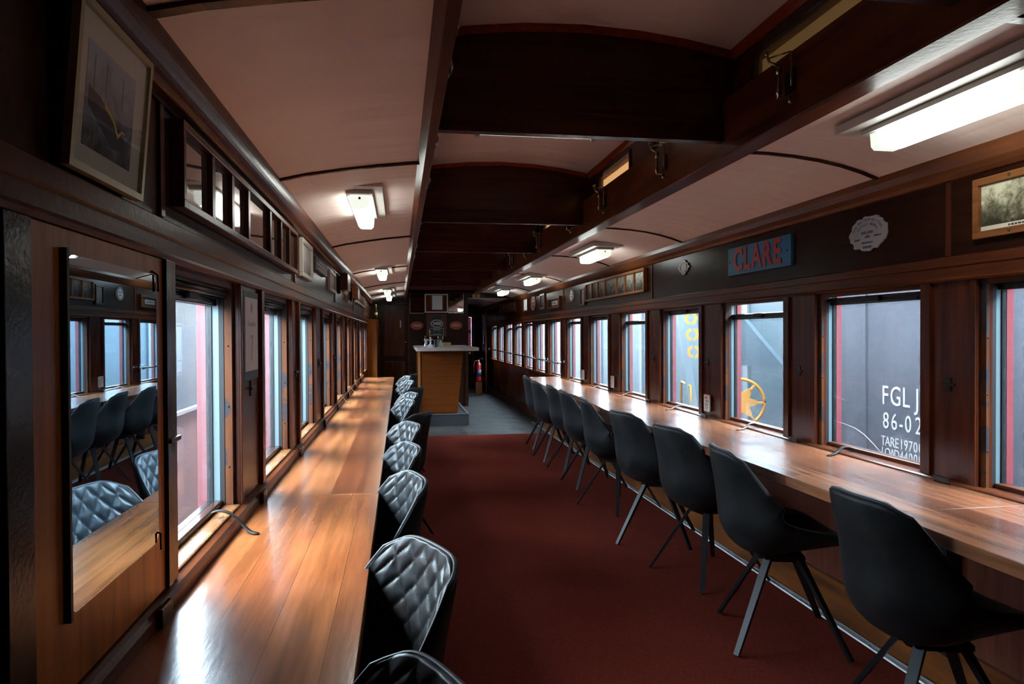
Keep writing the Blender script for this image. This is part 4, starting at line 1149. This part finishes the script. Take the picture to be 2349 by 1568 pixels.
# board with the mirror
struct('wall_mirror_board', MB().box(XL,XL+.012,1.055,1.600,LZ0+.004,1.514), M['brown_z'], .002)
struct('trim_31', MB().box(XL,XL+.016,.985,1.054,LZ0+.004,1.514).box(XL,XL+.03,.86,.93,0.76,1.514).box(XL,XL+.02,1.601,1.634,LZ0+.004,1.514), M['mahogany_dark'], .002)
mi = empty('wall_mirror', (XL+.012,1.345,.92), 'tall round-cornered mirror screwed to the brown board at the near left', 'mirror')
def rrect(y0, y1, z0, z1, r, n=5):
    P = []
    for cy, cz, a0 in ((y1-r,z0+r,-PI/2),(y1-r,z1-r,0),(y0+r,z1-r,PI/2),(y0+r,z0+r,PI)):
        for k in range(n+1):
            a = a0+PI/2*k/n; P.append((cy+r*math.cos(a), cz+r*math.sin(a)))
    return P
build('mirror_glass', MB().prism(rrect(1.152,1.545,.922,1.475,.022), XL+.0125, XL+.0175, 'X'), M['mirror'], mi)
build('edge_strip', MB().box(XL+.0125,XL+.022,1.142,1.1495,.915,1.483), M['rubber'], mi)
cpm = MB()
for y, z in ((1.545,1.470),(1.545,.935)):
    cpm.tube([(XL+.0125,y-.012,z+.012),(XL+.022,y-.004,z+.004),(XL+.022,y-.002,z-.03)],.0022,6)
build('clip', cpm, M['iron'], mi)
# menu poster on the first post
e = empty('poster', (XL,2.55,1.196), 'tall white notice with faint 7 and dark grey border on a left post', 'poster')
build('border', MB().box(XL+.0001,XL+.004,2.428,2.664,1.196,1.500), M['dark_plastic'], e)
build('sheet', MB().box(XL+.0042,XL+.005,2.446,2.650,1.226,1.478), M['paper'], e)
tm = text_mb('7', .13, 2.55, 1.30, .0006, on_left(XL+.0052), condense=.7)
build('numeral', tm, mat('grey_print_ink', (.38,.37,.38), .6), e)
build('emblem', MB().prism([(2.541,1.428),(2.559,1.428),(2.562,1.450),(2.550,1.462),(2.538,1.450)], XL+.0051, XL+.0056, 'X'), mat('faded_red_ink', (.45,.18,.17), .6), e)
build('heading', text_mb('Coach no', .026, 2.55, 1.388, .0006, on_left(XL+.0052), condense=1.2), mat('pale_print_ink', (.48,.46,.47), .6), e)

# ------------------------------------------------------------------ bar and far end
b = empty('bar_counter', (.65,10.3,0), 'wooden bar with pale stone slab top and grey plinth in the aisle', 'bar')
build('plinth', MB().box(.30,.995,10.30,12.6,.0005,.160), M['plinth'], b)
build('plinth_edge', MB().box(.29,1.003,10.29,10.33,.1605,.172).box(.975,1.003,10.331,12.6,.1605,.172).box(.997,1.006,10.29,10.30,.001,.16), M['alu'], b)
build('body', MB().prism([(.30,.173),(.845,.173),(.935,1.098),(.275,1.098)], 10.42, 12.5), M['bar_wood'], b)
build('corner_post', MB().prism([(.272,.1735),(.299,.1735),(.299,1.097),(.262,1.097)], 10.40, 10.46), M['frame_wood'], b)
build('slab', MB().box(.237,1.150,10.22,12.62,1.0985,1.148), M['slab'], b, bevel=.004)
zt = 1.1485
bt_ = empty('drink_tap', (.47,10.6,zt), 'chrome beer tap with two spouts on the bar slab', 'tap')
build('column', MB().lathe([(.022,0),(.016,.03),(.012,.05),(.012,.13),(.018,.15)], .455,10.6,12,zt).lathe([(.022,0),(.016,.03),(.012,.05),(.012,.11),(.018,.13)], .38,10.6,12,zt), M['chrome'], bt_)
build('cross_bar', MB().tube([(.36,10.6,zt+.11),(.49,10.6,zt+.12)],.012,10), M['chrome'], bt_)
build('handle', MB().tube([(.455,10.6,zt+.15),(.448,10.58,zt+.24)],[.007,.012],8).ball((.446,10.575,zt+.25),.014).tube([(.38,10.6,zt+.13),(.376,10.58,zt+.17)],[.006,.010],8), M['brass'], bt_)
build('spout', MB().tube([(.40,10.58,zt+.11),(.40,10.52,zt+.10),(.40,10.51,zt+.05)],.008,8).tube([(.46,10.58,zt+.11),(.46,10.52,zt+.10),(.46,10.51,zt+.05)],.008,8), M['chrome'], bt_)
build('drip_box', MB().box(.42,.485,10.50,10.56,zt,zt+.045), M['plate_white'], bt_)
nh = empty('napkin_dispenser', (.535,10.5,zt), 'small white and silver dispenser between tap and glass on the bar', 'dispenser')
build('body', MB().box(.505,.56,10.45,10.52,zt,zt+.115), M['chrome'], nh, bevel=.004)
build('front', MB().box(.526,.556,10.4455,10.4495,zt+.02,zt+.11), M['container'], nh)
gj = empty('glass_jar', (.60,10.55,zt), 'tall clear glass jar on the bar slab right of the dispenser', 'jar')
build('jar', MB().lathe([(.036,0),(.038,.02),(.042,.165),(.039,.165),(.036,.02),(.033,.008)], .605,10.55,18,zt), M['glass_clear'], gj)
build('contents', MB().lathe([(.02,0),(.028,.03),(.012,.09),(.004,.10)], .607,10.55,10,zt+.010), M['plate_white'], gj)
bxx = build('cardboard_box', MB().box(.64,.86,11.9,12.2,zt,zt+.055), M['tan'], bevel=.003)
tag(bxx, 'low tan box at the back of the bar slab', 'box')
# far wall decorations
yb = BY-.0005; f = on_back(yb)
e = empty('wall_mirror', (.28,yb,1.735), 'rectangular mirror left of the paper frame on the far wall', 'mirror')
build('mirror_glass', MB().box(.195,.455,yb-.006,yb,1.742,2.10), M['mirror_plain'], e)
build('frame_edge', MB().box(.187,.455,yb-.010,yb,1.731,1.7415).box(.187,.1945,yb-.010,yb,1.742,2.10), M['alu'], e)
e = empty('wall_mirror', (1.03,yb,1.735), 'rectangular mirror right of the paper frame reflecting the ceiling lights', 'mirror')
build('mirror_glass', MB().box(.895,1.175,yb-.006,yb,1.742,2.10), M['mirror_plain'], e)
build('frame_edge', MB().box(1.1755,1.183,yb-.010,yb,1.742,2.10).box(.895,1.183,yb-.010,yb,1.731,1.7415), M['alu'], e)
e = empty('framed_notice', (.67,yb,1.735), 'white square frame holding one sheet of paper high on the far wall', 'picture')
mb = MB(); a0, a1, c0, c1 = .460,.888,1.745,2.090; w_ = .02
mb.box(a0,a1,yb-.02,yb,c0,c0+w_).box(a0,a1,yb-.02,yb,c1-w_,c1).box(a0,a0+w_,yb-.02,yb,c0+w_,c1-w_).box(a1-w_,a1,yb-.02,yb,c0+w_,c1-w_)
build('picture_frame', mb, M['white_paint'], e); build('backing', MB().box(a0+w_,a1-w_,yb-.006,yb,c0+w_,c1-w_), M['mahogany_z'], e)
build('sheet', MB().box(.595,.785,yb-.009,yb-.0065,1.80,2.06), M['paper'], e)
mr = empty('plate_board', (.67,yb,1.30), 'maroon backing board carrying the 3450 plate in the middle of the far wall', 'board')
build('board', MB().box(.490,.862,yb-.012,yb,1.30,1.722), M['maroon'], mr)
build('small_plate', MB().box(.60,.76,yb-.016,yb-.0125,1.625,1.690), M['plate_black'], mr)
def oval_back(x, z, rx, rz, m1, m2, txt, label, yy):
    e = empty('number_plate', (x,yy,z-rz), label, 'plaque', None); nn = 36
    build('plate', MB().prism([(x+rx*math.cos(2*PI*k/nn), z+rz*math.sin(2*PI*k/nn)) for k in range(nn)], yy-.010, yy, 'Y'), m2, e)
    build('plate_field', MB().prism([(x+rx*.80*math.cos(2*PI*k/nn), z+rz*.72*math.sin(2*PI*k/nn)) for k in range(nn)], yy-.0125, yy-.0102, 'Y'), m1, e)
    t = text_mb(txt, rz*.95, x, z, .003, on_back(yy-.0127), bold=.002, spacing=1.05)
    build('numerals', t, M['plate_white'] if m1 is M['plate_black'] else M['plate_brass'], e)
oval_back(.313,1.505,.118,.076,M['plate_red'],mat('red_plate_rim',(.30,.06,.035),.45),'3322','red oval plate numbered 3322 on the far wall, left of the maroon board',yb)
oval_back(1.035,1.507,.118,.076,M['plate_red'],bpy.data.materials['red_plate_rim'],'3321','red oval plate numbered 3321 on the far wall, right of the maroon board',yb)
oval_back(.680,1.540,.118,.076,M['plate_black'],mat('grey_plate_rim',(.30,.30,.30),.45),'3450','black oval plate numbered 3450 on the maroon board',yb-.0125)
e = empty('builder_plate', (.68,yb-.0125,1.33), 'black rectangular builder plate with white lettering below the 3450 plate', 'plaque')
build('plate', MB().box(.555,.803,yb-.018,yb-.0126,1.332,1.450), M['plate_black'], e)
tm = MB(); f2 = on_back(yb-.0182)
merge(tm, text_mb('HENSCHEL', .030, .68, 1.428, .001, f2)); merge(tm, strokes(.59, .77, 1.388, .007, f2, 21, 2.2)); merge(tm, strokes(.61, .75, 1.350, .007, f2, 22))
build('lettering', tm, M['plate_white'], e)
build('rim', MB().box(.552,.806,yb-.020,yb-.0126,1.328,1.3318).box(.552,.806,yb-.020,yb-.0126,1.4502,1.454).box(.552,.5548,yb-.020,yb-.0126,1.3318,1.4502).box(.8032,.806,yb-.020,yb-.0126,1.3318,1.4502), M['plate_white'], e)
# extinguisher in the passage
ex = empty('fire_extinguisher', (1.70,15.2,.12), 'red fire extinguisher with black hose in the far right passage', 'fire extinguisher')
build('cylinder', MB().lathe([(.04,0),(.058,.012),(.060,.03),(.060,.36),(.046,.40),(.022,.42),(.022,.44)],1.70,15.2,20,.30), M['red_ext'], ex)
build('label_band', MB().lathe([(.0605,0),(.0605,.14)],1.70,15.2,20,.42), M['dark_navy'], ex)
build('valve', MB().lathe([(.018,0),(.018,.035)],1.70,15.2,12,.7405).bar((1.67,15.2,.785),(1.78,15.15,.81),.018,.010), M['chrome'], ex)
build('hose', MB().tube([(1.685,15.2,.765),(1.62,15.17,.755),(1.59,15.15,.68),(1.60,15.13,.50)],.008,8), M['red_ext'], ex)
build('stand', MB().box(1.63,1.77,15.13,15.27,.0005,.2995), M['frame_dark'], ex)
# sign above the passage
e = empty('direction_sign', (1.42,BY-.002,1.94), 'small yellowish sign with dark figure above the far passage', 'sign')
build('sign_board', MB().box(1.345,1.485,BY-.012,BY-.0005,2.022,2.09), M['tan'], e)
build('figure', MB().box(1.40,1.43,BY-.014,BY-.0125,2.032,2.082), M['plate_red'], e)
# dark crate beside bar
cr_ = empty('plastic_crate', (.10,11.6,0), 'dark navy crate on the floor left of the bar', 'crate')
build('body', MB().box(-.02,.20,11.4,11.75,.0065,.42), M['dark_navy'], cr_, bevel=.006)
build('rim', MB().box(-.03,.21,11.39,11.76,.4205,.44), M['dark_navy'], cr_, bevel=.004)
# low cupboard against far left wall with bottles
cb = empty('cabinet', (-.44,12.2,0), 'tall brown slatted cupboard against the far left wall', 'cabinet')
build('body', MB().box(XL+.0005,-.37,11.55,12.94,.0005,1.60), M['brown_z'], cb)
for k in range(4): build('door', MB().box(-.3695,-.360,11.58+k*.34,11.88+k*.34,.10,1.56), M['mahogany_z'], cb, bevel=.003)
build('worktop', MB().box(XL+.0005,-.345,11.53,12.94,1.6005,1.62), M['mahogany_dark'], cb)
def bottle(x, y, label, m):
    e = empty('bottle', (x,y,1.6205), label, 'bottle', 'bottles on the far left cupboard')
    build('body', MB().lathe([(.022,0),(.026,.01),(.026,.12),(.010,.16),(.010,.20)], x, y, 14, 1.6205), M['bottle'], e)
    build('cap', MB().lathe([(.011,0),(.011,.02)], x, y, 10, 1.821), m, e)
    build('bottle_label', MB().lathe([(.0265,0),(.0265,.05)], x, y, 14, 1.655), m, e)
bottle(-.385,11.70,'bottle with yellow label standing on the far left cupboard', M['yellow'])
bottle(-.40,12.10,'bottle with white label standing behind the yellow one on the cupboard', M['paper'])

# ------------------------------------------------------------------ outside
gm = build('gravel_ground', MB().box(-14,14,-8,40,-1.25,-1.05), M['ballast']); gm['kind'] = 'structure'
# right: grey goods wagon with stencilled lettering
gw = empty('goods_wagon', (3.6,2.6,-1.0), 'grey goods wagon with white stencilled lettering outside the right windows', 'wagon')
build('side_wall', MB().box(3.6,6.0,-3.0,6.15,-.05,2.25), M['wagon'], gw)
rb = MB()
for y in (5.50,4.97,3.76,2.6,1.4,.2): rb.box(3.585,3.5995,y-.035,y+.035,-.05,2.25)
build('side_ribs', rb, M['wagon'], gw)
build('roof_edge', MB().box(3.57,6.0,-3.0,6.15,2.2505,2.33), M['wagon_dark'], gw)
build('sill_beam', MB().box(3.55,5.9,-3.0,6.15,-.32,-.0505), M['red_skin'], gw)
build('underframe', MB().box(4.0,5.6,-2.8,6.0,-1.049,-.3205), M['wagon_dark'], gw)
f = on_right(3.5990); tm = MB()
for ch, px_, in (('F',2026),('G',2046),('L',2073),('J',2099)):
    pass
def yat(px, X=3.6):
    r = right*((px-IMW/2)) + down*(800-IMH/2) + fwd*FPX
    return r.y/r.x*X
for s, z, h, pxs in (('FGLJ',.866,.205,(2030,2054,2078,2104)),('86-02',.678,.175,(2032,2051,2067,2083,2107)),('TARE 19700',.526,.105,(2026,2036,2047,2057,0,2068,2078,2089,2100,2112)),('LOAD 44000',.441,.100,(2026,2036,2047,2057,0,2068,2078,2089,2100,2112))):
    for ch, p in zip(s, pxs):
        if ch == ' ': continue
        merge(tm, text_mb(ch, h, -yat(p+1), z, .002, f, condense=.80))
build('stencil_lettering', tm, M['stencil'], gw)
# right: blue grey machine wagon with crane beam farther on
mw = empty('crane_wagon', (4.1,12,-1.0), 'blue-grey crane wagon beyond the grey goods wagon outside the right windows', 'wagon')
build('body', MB().box(4.35,6.2,6.4,34,-.30,2.5), M['bluegrey'], mw)
build('deck', MB().box(3.45,4.3,6.9,9.9,-.40,-.25), M['bluegrey_dark'], mw)
bm = MB()
bm.bar((3.62,yat(1551,3.62),2.0),(3.62,yat(1593,3.62),.30),.10,.05)
build('jib_beam', bm, M['pale_beam'], mw)
build('jib_plate', MB().prism([(yat(1560,3.6),2.05),(yat(1625,3.6),2.05),(yat(1625,3.6),.95),(yat(1597,3.6),1.08)],3.70,3.74,'X'), M['bluegrey'], mw)
build('side_plate', MB().prism([(yat(1650,3.6),1.62),(yat(1700,3.6),1.30),(yat(1760,3.6),.98),(yat(1650,3.6),.98)],3.80,3.85,'X'), M['bluegrey_dark'], mw)
PH = (.915, -.404)
def disc_pt(cx, cy, cz, r, t): return (cx+PH[0]*r*math.cos(t), cy+PH[1]*r*math.cos(t), cz+r*math.sin(t))
for px_, z in ((1585,1.527),(1588.5,1.326),(1591.5,1.116)):
    yy = yat(px_, 3.55)
    for a0 in (PI/2+.16, -PI/2+.16):
        mb = MB()
        arcp = [a0+(PI-.32)*k/12 for k in range(13)]
        ro, ri = .078, .046
        for dd_ in (0, 1):
            pass
        n_ = len(arcp); i0 = 0
        for off_ in (0.0, .02):
            for r_ in (ri, ro):
                for t in arcp:
                    p = disc_pt(3.55, yy, z, r_, t); mb.v.append((p[0]+.404*off_, p[1]+.915*off_, p[2]))
        for k in range(n_-1):
            A0, B0, C0, D0 = k, n_+k, 2*n_+k, 3*n_+k
            mb.f += [(A0,A0+1,B0+1,B0),(C0,D0,D0+1,C0+1),(A0,C0,C0+1,A0+1),(B0,B0+1,D0+1,D0)]; mb.sm += [False]*4
        mb.f += [(0,n_,3*n_,2*n_),(n_-1,3*n_-1,4*n_-1,2*n_-1)]; mb.sm += [False]*2
        build('lifting_ring', mb, M['orange_paint'], mw)
ya, yb2 = yat(1562.6), yat(1584)
build('grab_rail', MB().tube([(3.6,ya,.30),(3.6,ya,.69),(3.6,ya-.02,.715),(3.6,yb2,.68),(3.6,yb2-.05,.3)],.016,8), M['orange_paint'], mw)
wy, wz, wr = yat(1697), .60, .25
wm = MB(); P_ = lambda r, t: disc_pt(3.6, wy, wz, r, t)
wm.tube([P_(wr, 2*PI*k/36) for k in range(37)], .018, 8)
build('wheel_rim', wm, M['orange_paint'], mw)
wm = MB(); i0 = 0
for off_ in (0.0, .02):
    for k in range(42):
        t = 2*PI*k/42; rr = wr*(.60+.16*math.cos(7*t))
        p = P_(rr, t); wm.v.append((p[0]+.404*off_, p[1]+.915*off_, p[2]))
for k in range(42): wm.f.append((k, (k+1) % 42, 42+(k+1) % 42, 42+k)); wm.sm.append(False)
wm.f += [tuple(range(42)), tuple(range(83, 41, -1))]; wm.sm += [False]*2
build('wheel_hub', wm, M['orange_paint'], mw)
for k in range(7):
    t = 2*PI*k/7; wm = MB(); wm.bar(P_(wr*.70, t), P_(wr*.98, t), .05, .02); build('wheel_spoke', wm, M['orange_paint'], mw)
rbm = MB()
for k in range(16): rbm.box(4.32,4.3495,8.2+k*1.3,8.32+k*1.3,-.3,2.1)
build('body_ribs', rbm, M['pale_beam'], mw)
# left: pale container on flat wagon, shed behind
lw = empty('container_wagon', (-2.2,6,-1.0), 'pale blue container on a rusty flat wagon outside the left windows', 'wagon')
build('container', MB().box(-3.8,-1.6,-3,16,.80,1.42), M['container'], lw)
build('ledge', MB().box(-1.60,-1.56,-3,16,.775,.7995), M['stencil'], lw)
build('flat_deck', MB().box(-3.7,-1.62,-3,16,-.45,.7745), M['flatcar'], lw)
build('underframe', MB().box(-3.3,-1.95,-2.8,15.8,-1.049,-.4505), M['wagon_dark'], lw)
sh = build('shed_wall', MB().box(-9.3,-9.0,-8,40,-1.049,3.0), M['far_wall'])
tag(sh, 'pale weathered shed wall beyond the container outside the left windows', 'building')
